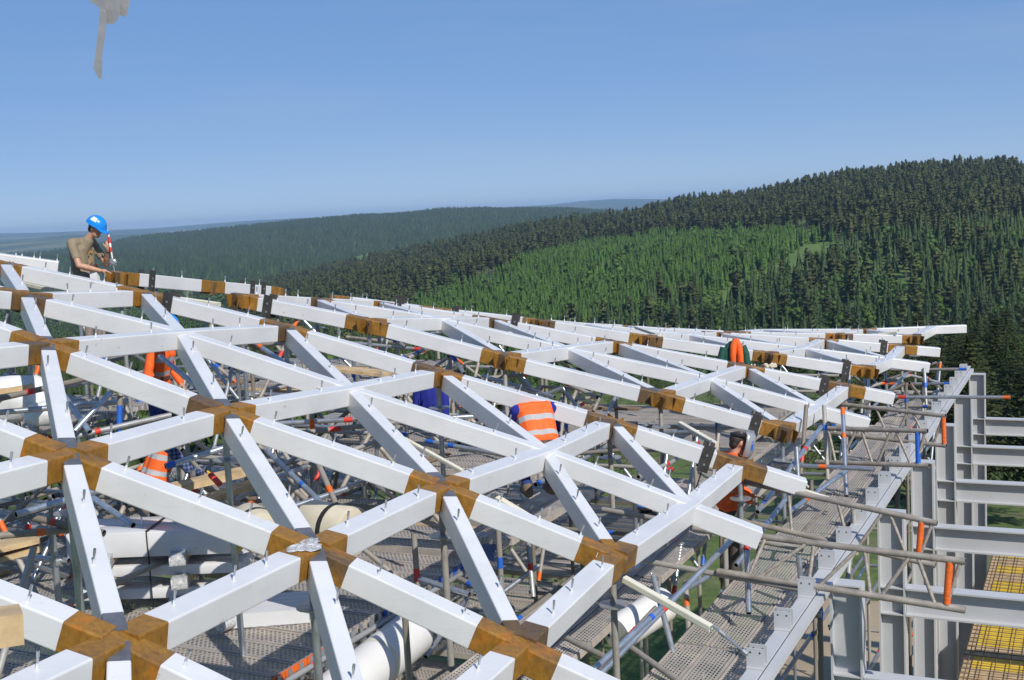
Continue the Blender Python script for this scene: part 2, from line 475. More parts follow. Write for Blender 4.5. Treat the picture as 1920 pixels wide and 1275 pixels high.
def fbm(x, y, seed=0):
    r = 0
    for k in range(5):
        f = 2 ** k
        r = r + (np.sin(x * f * 1.7 + seed + 3.1 * k) * np.cos(y * f * 1.3 - seed * 1.7 + 1.3 * k) + np.sin((x + y) * f * 0.9 + 2.2 * seed + k)) / f
    return r * 0.35
class Hill:
    """slope lofted from a foot line to a ridge line, then down behind it"""
    def __init__(s, ridge, foot_d, foot_z, cols, rows, bulge, rough, seed, back=0.5, xs=(200, 2500)):
        px = np.linspace(xs[0], xs[1], cols)
        R = np.array(ridge, float)
        py, dd = np.interp(px, R[:, 0], R[:, 1]), np.interp(px, R[:, 0], R[:, 2])
        s.P = np.zeros((rows + 4, cols, 3))
        for j in range(cols):
            top = np.array(ray(px[j], py[j])); top = top / math.hypot(top[0], top[1]) * dd[j]
            ft = top * (foot_d / dd[j]); ft[2] = foot_z
            for i in range(rows):
                t = i / (rows - 1)
                p = ft * (1 - t) + top * t
                p[2] = ft[2] + (top[2] - ft[2]) * (t + bulge * math.sin(math.pi * t))
                s.P[i, j] = p
            for k in range(4):
                p = top * (1 + back * (k + 1) / 4.0); p[2] = top[2] - abs(top[2] - foot_z) * (0.06, 0.25, 0.6, 1.0)[k] - 1
                s.P[rows + k, j] = p
        T = np.concatenate([np.linspace(0, 1, rows), [0.8, 0.5, 0.2, 0]])[:, None]
        n = fbm(s.P[..., 0] / rough[1], s.P[..., 1] / rough[1], seed)
        s.P[..., 2] += n * rough[0] * np.minimum(1, 5 * (1 - T) + 0.35) * np.minimum(1, 4 * T)
        s.rows, s.cols = rows, cols
    def build(s, name, mat):
        r, c = s.P.shape[:2]
        idx = np.arange(r * c).reshape(r, c)
        F = np.stack([idx[:-1, :-1], idx[:-1, 1:], idx[1:, 1:], idx[1:, :-1]], -1).reshape(-1, 4)
        me = np_mesh(name, s.P.reshape(-1, 3), F, [mat])
        me.shade_smooth()
        return setp(put(name, me), kind='structure')
    def at(s, t, c):
        x, y = t * (s.rows - 1), c * (s.cols - 1)
        i = np.clip(x.astype(int), 0, s.rows - 2); j = np.clip(y.astype(int), 0, s.cols - 2)
        a, b = (x - i)[:, None], (y - j)[:, None]
        P = s.P
        return (P[i, j] * (1 - a) + P[i + 1, j] * a) * (1 - b) + (P[i, j + 1] * (1 - a) + P[i + 1, j + 1] * a) * b

near_hill = Hill([(200, 595, 1850), (560, 527, 1750), (700, 494, 1700), (830, 471, 1650), (960, 444, 1600), (1070, 427, 1560), (1180, 416, 1520),
                  (1300, 389, 1480), (1400, 384, 1450), (1500, 360, 1430), (1600, 345, 1400), (1700, 332, 1380), (1800, 326, 1360), (1880, 326, 1350),
                  (1960, 331, 1340), (2150, 342, 1320), (2500, 360, 1300)], 420, -67, 150, 60, 0.10, (5.0, 140.0), 1.0)
near_hill.build('wooded_hill', 'hill_floor')
mid_hill = Hill([(-300, 505, 3800), (0, 484, 3900), (110, 474, 4000), (200, 462, 4000), (300, 449, 4100), (400, 439, 4200), (500, 431, 4200), (600, 419, 4300),
                 (660, 413, 4300), (750, 409, 4300), (830, 400, 4400), (900, 398, 4400), (1000, 398, 4400), (1060, 397, 4500), (1150, 402, 4500), (1300, 408, 4500), (1700, 420, 4500)],
                1900, -90, 160, 70, 0.12, (24.0, 560.0), 4.0, xs=(-300, 1700))
mid_hill.build('forested_ridge', 'far_forest')
far_hill = Hill([(-400, 452, 8000), (0, 454, 8000), (60, 449, 8000), (130, 441, 8200), (190, 443, 8200), (300, 438, 8400), (420, 431, 8500), (520, 431, 8500), (700, 428, 8500), (900, 425, 8500), (1300, 420, 8500)],
                5000, -100, 120, 40, 0.1, (14.0, 900.0), 7.0, xs=(-400, 1300))
far_hill.build('distant_ridge', 'far_fields')
last_hill = Hill([(-500, 441, 15000), (0, 437, 15000), (80, 436, 15000), (200, 431, 15000), (300, 427, 15000), (400, 419, 15000), (480, 413, 15000), (560, 409, 15000), (640, 411, 15000),
                  (750, 408, 15000), (900, 393, 15000), (960, 388, 15000), (1040, 383, 15000), (1090, 377, 15000), (1150, 373, 15000), (1240, 373, 15000), (1330, 375, 15000), (1500, 384, 15000), (1900, 380, 15000), (2400, 350, 15000)],
                 9500, -110, 160, 20, 0.1, (10.0, 1500.0), 3.0, back=0.2, xs=(-500, 2400))
last_hill.build('far_mountain', 'far_fields')

# ------------------------------------------------------------------ trees
def conifer(rs, h, rad, base, layers, per, sub, droop=0.25, round_=0.0, card=1.0, trunk=True):
    """tapered trunk, whorls of boughs made of small drooping blades; returns tri arrays with tints"""
    V, F, T, M = [], [], [], []
    def tri(a, b, c, t, m=0):
        k = len(V); V.extend((a, b, c)); F.append((k, k + 1, k + 2)); T.extend((t, t, t)); M.append(m)
    if trunk:
        n = 5
        for k in range(n):
            a0, a1 = 2 * math.pi * k / n, 2 * math.pi * (k + 1) / n
            r0, r1 = h * 0.014, h * 0.004
            p = [(r0 * math.cos(a0), r0 * math.sin(a0), -0.5), (r0 * math.cos(a1), r0 * math.sin(a1), -0.5), (r1 * math.cos(a1), r1 * math.sin(a1), h * 0.9), (r1 * math.cos(a0), r1 * math.sin(a0), h * 0.9)]
            tri(p[0], p[1], p[2], 1.0, 1); tri(p[0], p[2], p[3], 1.0, 1)
    for l in range(layers):
        q = (l + rs.rand() * 0.6) / layers
        z = h * (base + (1 - base) * q)
        prof = (1 - q) ** 0.85 * (1 - round_) + round_ * math.sqrt(max(0.02, 1 - (2 * q - 0.75) ** 2 / 1.6))
        R = rad * max(0.05, prof) * (0.8 + 0.4 * rs.rand())
        off = rs.rand() * 6.28
        for k in range(per):
            if rs.rand() < 0.10: continue
            a = off + 6.283 * (k + 0.7 * rs.rand()) / per
            r = R * (0.65 + 0.5 * rs.rand())
            lift = (0.10 + 0.22 * rs.rand()) * r if round_ > 0.3 else 0.0
            ca, sa = math.cos(a), math.sin(a)
            for j in range(sub):
                f0 = j / sub * 0.85; f1 = (j + 1.25) / sub
                w = card * r * 0.42 * (1.05 - 0.5 * f0) * (0.7 + 0.6 * rs.rand())
                b0, b1 = r * f0 + 0.02, min(r * f1, r * 1.08)
                zz0 = z - droop * r * f0 ** 1.4 + lift * f0 + (rs.rand() - 0.5) * 0.06 * r; zz1 = z - droop * r * f1 ** 1.4 + lift * f1 + (rs.rand() - 0.5) * 0.14 * r
                tw = (rs.rand() - 0.5) * 0.9 * w
                A = (b0 * ca - w * sa, b0 * sa + w * ca, zz0 + tw)
                B = (b0 * ca + w * sa, b0 * sa - w * ca, zz0 - tw)
                C = (b1 * ca + (rs.rand() - 0.5) * w * sa, b1 * sa - (rs.rand() - 0.5) * w * ca, zz1)
                tri(A, B, C, 0.8 + 0.4 * rs.rand())
    e_ = 0.022 * h
    tri((e_, 0, h * 0.93), (-e_, 0.6 * e_, h * 0.93), (0, 0, h * 1.02), 1.1)
    tri((0, e_, h * 0.93), (0.5 * e_, -e_, h * 0.93), (0, 0, h * 1.02), 1.1)
    return np.array(V), np.array(F), np.array(T)[:, None] * np.ones(3), np.array(M)
def leafy(rs, h, rad, clumps, per, size):
    """rounded crown: leaf blades scattered on uneven clumps, with a trunk and limbs"""
    V, F, T, M = [], [], [], []
    def tri(a, b, c, t, m=0):
        k = len(V); V.extend((a, b, c)); F.append((k, k + 1, k + 2)); T.extend((t, t, t)); M.append(m)
    for k in range(5):
        a0, a1 = 6.283 * k / 5, 6.283 * (k + 1) / 5
        r0, r1 = h * 0.018, h * 0.006
        p = [(r0 * math.cos(a0), r0 * math.sin(a0), -0.5), (r0 * math.cos(a1), r0 * math.sin(a1), -0.5), (r1 * math.cos(a1), r1 * math.sin(a1), h * 0.8), (r1 * math.cos(a0), r1 * math.sin(a0), h * 0.8)]
        tri(p[0], p[1], p[2], 1, 1); tri(p[0], p[2], p[3], 1, 1)
    for c in range(clumps):
        d = rs.randn(3); d /= np.linalg.norm(d); d[2] = d[2] * 0.9 + 0.1
        cc = np.array([d[0] * rad * 0.62, d[1] * rad * 0.62, h * 0.6 + d[2] * h * 0.30]) * (0.75 + 0.35 * rs.rand())
        cr_ = rad * (0.28 + 0.22 * rs.rand()); tint = 0.8 + 0.4 * rs.rand()
        tri((0, 0, h * 0.35), (0.06 * rad, 0, h * 0.35), tuple(cc), 1, 1)
        for k in range(per):
            e = rs.randn(3); e /= np.linalg.norm(e)
            p = cc + e * cr_ * (0.7 + 0.4 * rs.rand())
            x = rs.randn(3); x -= e * x.dot(e) * 0.7; x /= np.linalg.norm(x); y = np.cross(e, x) + rs.randn(3) * 0.3
            s_ = size * (0.6 + 0.8 * rs.rand())
            tri(p - x * s_, p + x * s_, p + y * s_ * 1.2, tint * (0.85 + 0.3 * rs.rand()))
    return np.array(V), np.array(F), np.array(T)[:, None] * np.ones(3), np.array(M)
def tree_mesh(name, arr, mat): return np_mesh(name, arr[0], arr[1], [mat, 'bark'], arr[2], arr[3])
def merged(name, variants, P, H, rs, mat, label, cat, tvar=0.25, squeeze=None):
    """many small trees as one mass"""
    Vs, Fs, Ts, Ms = [], [], [], []
    n0 = 0
    which = rs.randint(0, len(variants), len(P))
    for k, (V, F, T, M) in enumerate(variants):
        sel = np.where(which == k)[0]
        if len(sel) == 0: continue
        a = rs.rand(len(sel)) * 6.283
        s_ = H[sel]
        wx = s_ * (0.85 + 0.35 * rs.rand(len(sel)))
        ca, sa = np.cos(a)[:, None], np.sin(a)[:, None]
        X = (V[None, :, 0] * ca - V[None, :, 1] * sa) * wx[:, None] + P[sel, 0][:, None]
        Y = (V[None, :, 0] * sa + V[None, :, 1] * ca) * wx[:, None] + P[sel, 1][:, None]
        Z = V[None, :, 2] * s_[:, None] + P[sel, 2][:, None]
        Vs.append(np.stack([X, Y, Z], -1).reshape(-1, 3))
        tt = (1 - tvar + 2 * tvar * rs.rand(len(sel), 1, 1)) * (1 + 0.12 * (rs.rand(len(sel), 1, 3) - 0.5))
        Ts.append((T[None] * tt).reshape(-1, 3))
        Fs.append((F[None] + (np.arange(len(sel)) * len(V))[:, None, None] + n0).reshape(-1, 3))
        Ms.append(np.tile(M, len(sel)))
        n0 += len(sel) * len(V)
    me = np_mesh(name, np.concatenate(Vs), np.concatenate(Fs), [mat, 'bark'], np.concatenate(Ts), np.concatenate(Ms))
    return setp(put(name, me), label, cat, kind='stuff')

def skirts(rs, rad, base, tiers, n, jag=0.3, droop=0.0, dome=0.0):
    """pointed conifer crown of overlapping ragged skirts (unit height)"""
    V, F, T = [], [], []
    for i in range(tiers):
        q = i / tiers
        zb = base + (1 - base) * q * 0.92; zt = min(1.02, zb + (1 - base) * (1.7 / tiers) + 0.02)
        R = rad * ((1 - q) ** 0.9 * (1 - dome) + dome * math.sqrt(1 - q ** 2.2) * (0.75 if i == 0 else 1)) * (0.8 + 0.4 * rs.rand()) + 0.012
        if dome > 0.3: zt = min(zt, zb + 0.13 + 0.06 * rs.rand())
        k = len(V); V.append((rs.randn() * (0.006 + 0.02 * dome), rs.randn() * (0.006 + 0.02 * dome), zt if i < tiers - 1 or dome > 0.3 else 1.03)); T.append(0.8 + 0.35 * rs.rand())
        off = rs.rand() * 6.28
        for j in range(n):
            r = R * (1 - jag * (j % 2) - 0.25 * rs.rand()); a = off + 6.2832 * (j + 0.3 * rs.rand()) / n
            V.append((r * math.cos(a), r * math.sin(a), zb - droop * r + (rs.rand() - 0.5) * 0.03)); T.append(0.75 + 0.4 * rs.rand())
        for j in range(n): F.append((k, k + 1 + j, k + 1 + (j + 1) % n))
    return np.array(V), np.array(F), np.array(T)[:, None] * np.ones(3), np.zeros(len(F), int)
ICO_V = np.array([(0, 0, 1)] + [(0.894 * math.cos(1.2566 * i), 0.894 * math.sin(1.2566 * i), 0.447) for i in range(5)] + [(0.894 * math.cos(1.2566 * (i + 0.5)), 0.894 * math.sin(1.2566 * (i + 0.5)), -0.447) for i in range(5)] + [(0, 0, -1)])
ICO_F = np.array([(0, 1 + i, 1 + (i + 1) % 5) for i in range(5)] + [(1 + i, 6 + i, 1 + (i + 1) % 5) for i in range(5)] + [(6 + i, 6 + (i + 1) % 5, 1 + (i + 1) % 5) for i in range(5)] + [(11, 6 + (i + 1) % 5, 6 + i) for i in range(5)])
def lumps(rs, rad, base, k, size, flat=0.7, spikes=0):
    """crown of several ragged lumps on a bare trunk (unit height)"""
    V, F, T, M = [], [], [], []
    def add(v, f, t, m):
        o = sum(len(x) for x in V); V.append(v); F.append(f + o); T.append(t); M.append(np.full(len(f), m))
    a = np.array([(0.012 * math.cos(2.094 * i), 0.012 * math.sin(2.094 * i), 0) for i in range(3)] + [(0, 0, 0.85)])
    add(a, np.array([(0, 1, 3), (1, 2, 3), (2, 0, 3)]), np.ones(4), 1)
    for i in range(k):
        q = (i + 0.5) / k
        an = i * 2.4 + rs.rand(); rr = rad * 0.55 * (1 - 0.75 * q) * (0.6 + 0.6 * rs.rand())
        c = np.array([rr * math.cos(an), rr * math.sin(an), base + (0.93 - base) * q])
        sc = size * (1.15 - 0.55 * q) * (0.8 + 0.4 * rs.rand())
        v = ICO_V * (1 + 0.30 * (rs.rand(12, 1) - 0.5)) * np.array([sc, sc, sc * flat]) + c
        add(v, ICO_F, np.full(12, 0.8 + 0.4 * rs.rand()), 0)
        for s_ in range(spikes):
            d = rs.randn(3); d /= np.linalg.norm(d); d[2] = abs(d[2]); p = c + d * sc * 0.9; e = rs.randn(3) * sc * 0.28
            add(np.array([p - e, p + e, p + d * sc * 0.5]), np.array([(0, 1, 2)]), np.full(3, 0.75 + 0.4 * rs.rand()), 0)
    return np.concatenate(V), np.concatenate(F), np.concatenate(T)[:, None] * np.ones(3), np.concatenate(M)
rs = np.random.RandomState(3)
def joinA(a, b):
    return np.concatenate([a[0], b[0]]), np.concatenate([a[1], b[1] + len(a[0])]), np.concatenate([a[2], b[2]]), np.concatenate([a[3], b[3]])
L2 = {'pine': [joinA(skirts(rs, 0.165, 0.36, 6, 8, 0.5, -0.15, 0.85), conifer(rs, 1.0, 0.20, 0.34, 8, 5, 1, -0.1, 0.8, 0.9)) for _ in range(7)],
      'larch': [joinA(skirts(rs, 0.23, 0.02, 6, 8, 0.5), conifer(rs, 1.0, 0.25, 0.04, 7, 5, 1, 0.3, 0.0, 0.9, False)) for _ in range(6)],
      'spruce': [joinA(skirts(rs, 0.19, 0.04, 6, 8, 0.5, 0.2), conifer(rs, 1.0, 0.22, 0.05, 8, 5, 1, 0.45, 0.0, 0.9, False)) for _ in range(6)],
      'leafy': [joinA(lumps(rs, 0.40, 0.28, 6, 0.17, 0.8, 4), leafy(rs, 1.0, 0.38, 6, 10, 0.06)) for _ in range(5)]}
L1 = {'pine': [joinA(lumps(rs, 0.20, 0.36, 10, 0.085, 0.7, 8), conifer(rs, 1.0, 0.18, 0.36, 12, 7, 2, 0.1, 0.6, 0.7)) for _ in range(4)],
      'larch': [joinA(skirts(rs, 0.18, 0.03, 9, 12, 0.35), conifer(rs, 1.0, 0.20, 0.04, 14, 8, 2, 0.3, 0.0, 0.6)) for _ in range(3)],
      'spruce': [joinA(skirts(rs, 0.17, 0.03, 10, 12, 0.35, 0.2), conifer(rs, 1.0, 0.20, 0.04, 16, 9, 2, 0.5, 0.0, 0.6)) for _ in range(4)],
      'leafy': [joinA(lumps(rs, 0.40, 0.26, 12, 0.14, 0.8, 12), leafy(rs, 1.0, 0.36, 10, 40, 0.03)) for _ in range(3)]}
L0 = {'pine': [conifer(rs, 1.0, 0.21, 0.28, 34, 15, 13, 0.1, 0.55, 0.27) for _ in range(3)],
      'spruce': [conifer(rs, 1.0, 0.19, 0.05, 38, 16, 10, 0.5, 0.0, 0.28) for _ in range(3)],
      'leafy': [leafy(rs, 1.0, 0.36, 34, 330, 0.0095) for _ in range(2)]}

def inpoly(px, py, poly):
    ins = np.zeros(len(px), bool)
    for (x0, y0), (x1, y1) in zip(poly, poly[1:] + poly[:1]):
        c = ((y0 > py) != (y1 > py)) & (px < (x1 - x0) * (py - y0) / (y1 - y0 + 1e-9) + x0)
        ins ^= c
    return ins
def to_px(P):
    F = P[:, 1] * cp - P[:, 2] * sp; U = P[:, 1] * sp + P[:, 2] * cp
    return 960 + FPX * (P[:, 0] * cr - U * sr) / F, 637.5 - FPX * (P[:, 0] * sr + U * cr) / F
n_t = 17000
n_l = 6500
tt_ = (np.sqrt(rs.rand(n_t) * (1.39 ** 2 - 0.36 ** 2) + 0.36 ** 2) - 0.39) * 1.005
cc_ = 0.10 + 0.74 * rs.rand(n_t)
cc_[:n_l] = 0.22 + 0.34 * rs.rand(n_l); tt_[:n_l] = 0.10 + 0.55 * rs.rand(n_l)      # the plantation is planted closer
P = near_hill.at(np.clip(tt_, 0.0, 1.0), cc_)
px_, py_ = to_px(P)
wob = 10 * fbm(P[:, 0] / 60, P[:, 1] / 60, 2.0)
LARCH = [(780, 590), (880, 540), (980, 500), (1100, 470), (1230, 448), (1330, 456), (1440, 444), (1520, 446), (1600, 462), (1500, 492), (1420, 510), (1350, 560), (1270, 575), (1150, 620), (950, 660), (780, 640)]
CLEAR = [(1310, 600), (1340, 556), (1380, 524), (1420, 505), (1470, 482), (1520, 462), (1590, 458), (1600, 478), (1530, 500), (1460, 526), (1410, 556), (1360, 600)]
in_l = inpoly(px_, py_ + wob, LARCH)
in_c = inpoly(px_ + wob, py_ + wob, CLEAR)
below = ~in_l & (py_ > np.interp(px_, [700, 1000, 1300, 1500, 1620, 1800, 1920, 2300], [640, 560, 470, 462, 470, 450, 430, 430]))
keep = (in_l | (np.arange(n_t) >= n_l)) & ~(in_c & (rs.rand(n_t) < 0.96)) & (px_ > 380) & (px_ < 2120)
u_ = rs.rand(n_t)
kind = np.where(in_l, 'larch', np.where(below, np.where(u_ < 0.60, 'spruce', np.where(u_ < 0.80, 'leafy', 'pine')), np.where(u_ < 0.90, 'pine', 'leafy')))
kind = np.where((kind == 'larch') & (u_ < 0.04), 'leafy', kind)
Hh = np.where(kind == 'pine', 17.5, np.where(kind == 'larch', 11.0, np.where(kind == 'spruce', 17.5, 12.5))) * (0.68 + 0.52 * rs.rand(n_t))
dist = np.hypot(P[:, 0], P[:, 1])
front = keep & (px_ > 560) & (px_ < 1925) & (py_ < 690)
near_ix = np.where(front)[0][np.argsort(dist[front])][:235]
single = np.zeros(n_t, bool); single[near_ix] = True
WORDS = {'pine': ('pine_tree', 'pine tree with a rounded dark crown low on the wooded hillside', 'foliage_pine'),
         'larch': ('larch_tree', 'light green conical larch at the foot of the young plantation', 'foliage_larch'),
         'spruce': ('spruce_tree', 'dark pointed spruce low on the wooded hillside', 'foliage_spruce'),
         'leafy': ('leafy_tree', 'bright leafy tree among dark conifers low on the hillside', 'foliage_leafy')}
NAMES = {'pine': 'pine_forest', 'larch': 'larch_plantation', 'spruce': 'spruce_forest', 'leafy': 'leafy_woodland'}
STUFFL = {'pine': 'dark pine forest covering the upper hillside and ridge', 'larch': 'light green larch plantation in the middle of the hillside',
          'spruce': 'dark spruce forest on the lower right hillside', 'leafy': 'leafy trees scattered through the hillside forest'}
for k in ('pine', 'larch', 'spruce', 'leafy'):
    nm, lab, mt = WORDS[k]
    sel = keep & (kind == k) & ~single
    merged(NAMES[k], L2[k], P[sel], Hh[sel], rs, mt, STUFFL[k], 'forest')
    meshes = [tree_mesh(nm, a, mt) for a in L1[k]]
    for i in np.where(single & (kind == k))[0]:
        o = put(nm, meshes[rs.randint(len(meshes))], None, Matrix.Translation(Vector(P[i])) @ Matrix.Rotation(rs.rand() * 6.28, 4, 'Z') @ Matrix.Diagonal((Hh[i] * (0.9 + 0.3 * rs.rand()),) * 2 + (Hh[i], 1)))
        setp(o, lab, 'tree', 'single ' + k + ' trees low on the hillside')
# trees of the valley beyond the site
spots = []
tries = 0
while len(spots) < 66 and tries < 6000:
    tries += 1
    right = len(spots) < 50
    pxx = rs.uniform(1640, 1985) if right else rs.uniform(330, 1660)
    d = rs.uniform(68, 110) if len(spots) < 16 else (rs.uniform(105, 400) if right else rs.uniform(85, 330))
    q = ray(pxx, 500); q = Vector((q.x, q.y, 0)).normalized() * d
    if any((q.x - s_[0]) ** 2 + (q.y - s_[1]) ** 2 < (0.026 * d + 2.2) ** 2 for s_ in spots): continue
    spots.append((q.x, q.y, d, pxx))
near_meshes = {k: [tree_mesh(WORDS[k][0], a, WORDS[k][2]) for a in L0[k]] for k in L0}
for i, (x, y, d, pxx) in enumerate(spots):
    k = ('pine', 'spruce', 'pine', 'pine', 'spruce', 'leafy', 'pine')[rs.randint(7)]
    h = rs.uniform(11, 16) * (0.75 if k == 'leafy' else 1.0)
    # keep the tops below the roof's skyline
    if pxx < 1700: h = min(h, 9.0 + 0.02 * d)
    elif d < 110: h = rs.uniform(8.5, 12)
    me = near_meshes[k][rs.randint(len(near_meshes[k]))]
    lab = {'pine': 'tall pine with clumped needles in the valley just beyond the building site', 'spruce': 'large dark spruce in the valley just beyond the building site',
           'leafy': 'round leafy tree in the valley just beyond the building site'}[k]
    o = put(WORDS[k][0], me, None, Matrix.Translation((x, y, gz(d) - 0.3)) @ Matrix.Rotation(rs.rand() * 6.28, 4, 'Z') @ Matrix.Diagonal((h * rs.uniform(0.95, 1.35),) * 2 + (h, 1)))
    setp(o, lab, 'tree', k + ' trees in the valley beyond the site')
# undergrowth of the valley
n_u = 900
a = rs.rand(n_u); dd_ = rs.uniform(95, 430, n_u)
pxx = rs.uniform(250, 2050, n_u)
Q = np.array([np.array((lambda q: Vector((q.x, q.y, 0)).normalized() * d)(ray(p, 500))) for p, d in zip(pxx, dd_)])
Q[:, 2] = [gz(d) - 0.2 for d in dd_]
merged('undergrowth', [leafy(rs, 1.0, 0.62, 9, 62, 0.026) for _ in range(5)], Q, rs.uniform(1.2, 4.0, n_u), rs, 'foliage_leafy', 'low bushes covering the valley floor between the trees', 'undergrowth', 0.3)
# forest filling the valley on the left, behind the roof
n_v = 5200
dv = 120 + 1700 * rs.rand(n_v) ** 1.3
pv = rs.uniform(-150, 1000, n_v)
Qv = np.array([np.array((lambda q: Vector((q.x, q.y, 0)).normalized() * d)(ray(p, 500))) for p, d in zip(pv, dv)])
Qv[:, 2] = [gz(d) - 0.3 for d in dv]
hv = np.minimum(rs.uniform(11, 20, n_v), 6 + dv * 0.04)
half = rs.rand(n_v) < 0.5
merged('valley_forest', L2['spruce'], Qv[half], hv[half], rs, 'foliage_spruce', 'dark spruce forest filling the valley behind the roof at left', 'forest')
merged('valley_woodland', L2['leafy'], Qv[~half], hv[~half] * 0.8, rs, 'foliage_leafy', 'leafy woodland filling the valley behind the roof at left', 'forest')
# far forest on the middle ridge
n_f = 42000
P2 = mid_hill.at(np.clip(rs.rand(n_f) ** 0.8, 0, 1), rs.rand(n_f) * 0.80)
tr = skirts(rs, 0.30, 0.0, 2, 5, 0.2)
tr2 = skirts(rs, 0.40, 0.0, 2, 5, 0.1)
clump = (0.85 + 0.3 * np.clip(fbm(P2[:, 0] / 300, P2[:, 1] / 300, 5.0), -1, 1))
merged('ridge_forest', [tr, tr2], P2, rs.uniform(14, 26, n_f) * clump, rs, 'foliage_far', 'dense far forest covering the middle ridge', 'forest', 0.35)

# ------------------------------------------------------------------ haze
hz = MB().box((0, 0, -4), (19500, 19500, 134), None).build('haze', 'tube_dark')
m = bpy.data.materials.new('haze_air'); m.use_nodes = True
t = m.node_tree; t.nodes.clear()
vo = t.nodes.new('ShaderNodeVolumePrincipled'); ou = t.nodes.new('ShaderNodeOutputMaterial')
vo.inputs['Color'].default_value = (0.45, 0.68, 1.0, 1)
vo.inputs['Density'].default_value = 0.000075
vo.inputs['Anisotropy'].default_value = 0.0
t.links.new(vo.outputs['Volume'], ou.inputs['Volume'])
hz.data.materials.clear(); hz.data.materials.append(m)
setp(hz, 'pale blue summer haze hanging over the hills', 'haze', kind='stuff')

# ------------------------------------------------------------------ the steel roof lattice
NODES = {(0,2):(-2.313,6.446,-2.265), (1,1):(-0.054,7.970,-2.984), (1,2):(-1.510,8.284,-2.303), (1,3):(-3.305,8.539,-1.573), 
    (2,1):(0.797,9.872,-2.960), (2,2):(-0.664,10.113,-2.331), (2,3):(-2.581,10.368,-1.598), (2,4):(-4.259,10.719,-0.953), 
    (3,1):(1.722,11.744,-3.041), (3,2):(0.289,11.944,-2.445), (3,3):(-1.725,12.203,-1.724), (3,4):(-3.541,12.540,-1.076), 
    (3,5):(-5.307,12.895,-0.606), (4,1):(2.640,13.622,-3.046), (4,2):(1.133,13.801,-2.505), (4,3):(-0.893,14.050,-1.834), 
    (4,4):(-2.759,14.373,-1.229), (4,5):(-4.584,14.727,-0.736), (4,6):(-6.430,15.058,-0.292), (5,1):(3.582,15.492,-3.029), 
    (5,2):(1.985,15.671,-2.523), (5,3):(-0.097,15.921,-1.920), (5,4):(-1.958,16.229,-1.367), (5,5):(-3.796,16.572,-0.945), 
    (5,6):(-5.586,16.936,-0.560), (6,1):(4.523,17.350,-3.103), (6,2):(2.936,17.519,-2.614), (6,3):(0.824,17.784,-2.079), 
    (6,4):(-1.069,18.092,-1.565), (6,5):(-3.037,18.421,-1.180), (6,6):(-4.793,18.804,-0.841), (7,1):(5.493,19.208,-3.112), 
    (7,2):(3.857,19.368,-2.725), (7,3):(1.723,19.641,-2.239), (7,4):(-0.334,19.946,-1.770), (7,5):(-2.287,20.275,-1.409), 
    (7,6):(-4.094,20.650,-1.098), (8,1):(6.419,21.071,-3.121), (8,2):(4.675,21.242,-2.786), (8,3):(2.490,21.510,-2.385), 
    (8,4):(0.537,21.794,-2.012), (8,5):(-1.397,22.127,-1.717), (8,6):(-3.308,22.499,-1.411), (9,1):(7.399,22.927,-3.237), 
    (9,2):(5.752,23.054,-2.953), (9,3):(3.504,23.344,-2.599), (9,4):(1.462,23.631,-2.304), (10,1):(8.301,24.828,-3.245), 
    (10,2):(6.638,24.936,-3.032), (10,3):(4.417,25.196,-2.804), (10,4):(2.456,25.459,-2.575), (11,1):(9.232,26.721,-3.287), 
    (11,2):(7.499,26.822,-3.169), (11,3):(5.241,27.071,-3.026), (11,4):(3.405,27.302,-2.852), (12,1):(10.329,28.599,-3.317), 
    (12,2):(8.614,28.646,-3.298), (12,3):(6.156,28.920,-3.209), }

ND = {k: Vector(p) for k, p in NODES.items()}
def ext(k, a, b, c):                       # node beyond the edge of the picture, continuing the pattern
    ND[k] = ND[a] + (ND[b] - ND[c])
ext((0, 1), (0, 2), (1, 1), (1, 2)); ext((0, 3), (0, 2), (1, 3), (1, 2)); ext((-1, 2), (0, 2), (0, 2), (1, 2)); ext((-1, 1), (0, 1), (0, 2), (1, 2))
ext((1, 4), (1, 3), (1, 3), (1, 2)); ext((2, 5), (2, 4), (2, 4), (2, 3)); ext((3, 6), (3, 5), (3, 5), (3, 4)); ext((4, 7), (4, 6), (4, 6), (4, 5)); ext((5, 7), (5, 6), (4, 6), (4, 5))
OFF = {(0, 1), (0, 3), (-1, 2), (-1, 1), (1, 4), (2, 5), (3, 6), (4, 7), (5, 7)}
WHITE = {(3, 4), (3, 3), (3, 2), (3, 1), (6, 4), (6, 3), (6, 2), (6, 1), (9, 4), (9, 3), (9, 2), (9, 1), (12, 1), (12, 3)}
STEP = {'A': (1, 0), 'B': (0, -1), 'C': (-1, -1)}
SEC = 0.195
NORM = {}
for k in ND:
    nb = [ND[(k[0] + s * d[0], k[1] + s * d[1])] for d in STEP.values() for s in (1, -1) if (k[0] + s * d[0], k[1] + s * d[1]) in ND]
    if len(nb) < 3: NORM[k] = None; continue
    Q = np.array([list(p) for p in nb + [ND[k]]]); Q -= Q.mean(0)
    n = np.linalg.svd(Q)[2][2]
    NORM[k] = Vector(n if n[2] > 0 else -n)
for k in ND:
    if NORM[k] is None:
        NORM[k] = min((q for q in ND if NORM[q] is not None), key=lambda q: (ND[q] - ND[k]).length) and NORM[min((q for q in ND if NORM[q] is not None), key=lambda q: (ND[q] - ND[k]).length)]
for k in ND: NORM[k] = (NORM[k] * 0.42 + Vector((0, 0, 0.58))).normalized()      # the beams stand steeper than the surface they follow
def tangent(k, fam):
    d = STEP[fam]; a, b = (k[0] - d[0], k[1] - d[1]), (k[0] + d[0], k[1] + d[1])
    if a in ND and b in ND: return (ND[b] - ND[a]) / 2
    if b in ND: return ND[b] - ND[k]
    return ND[k] - ND[a]
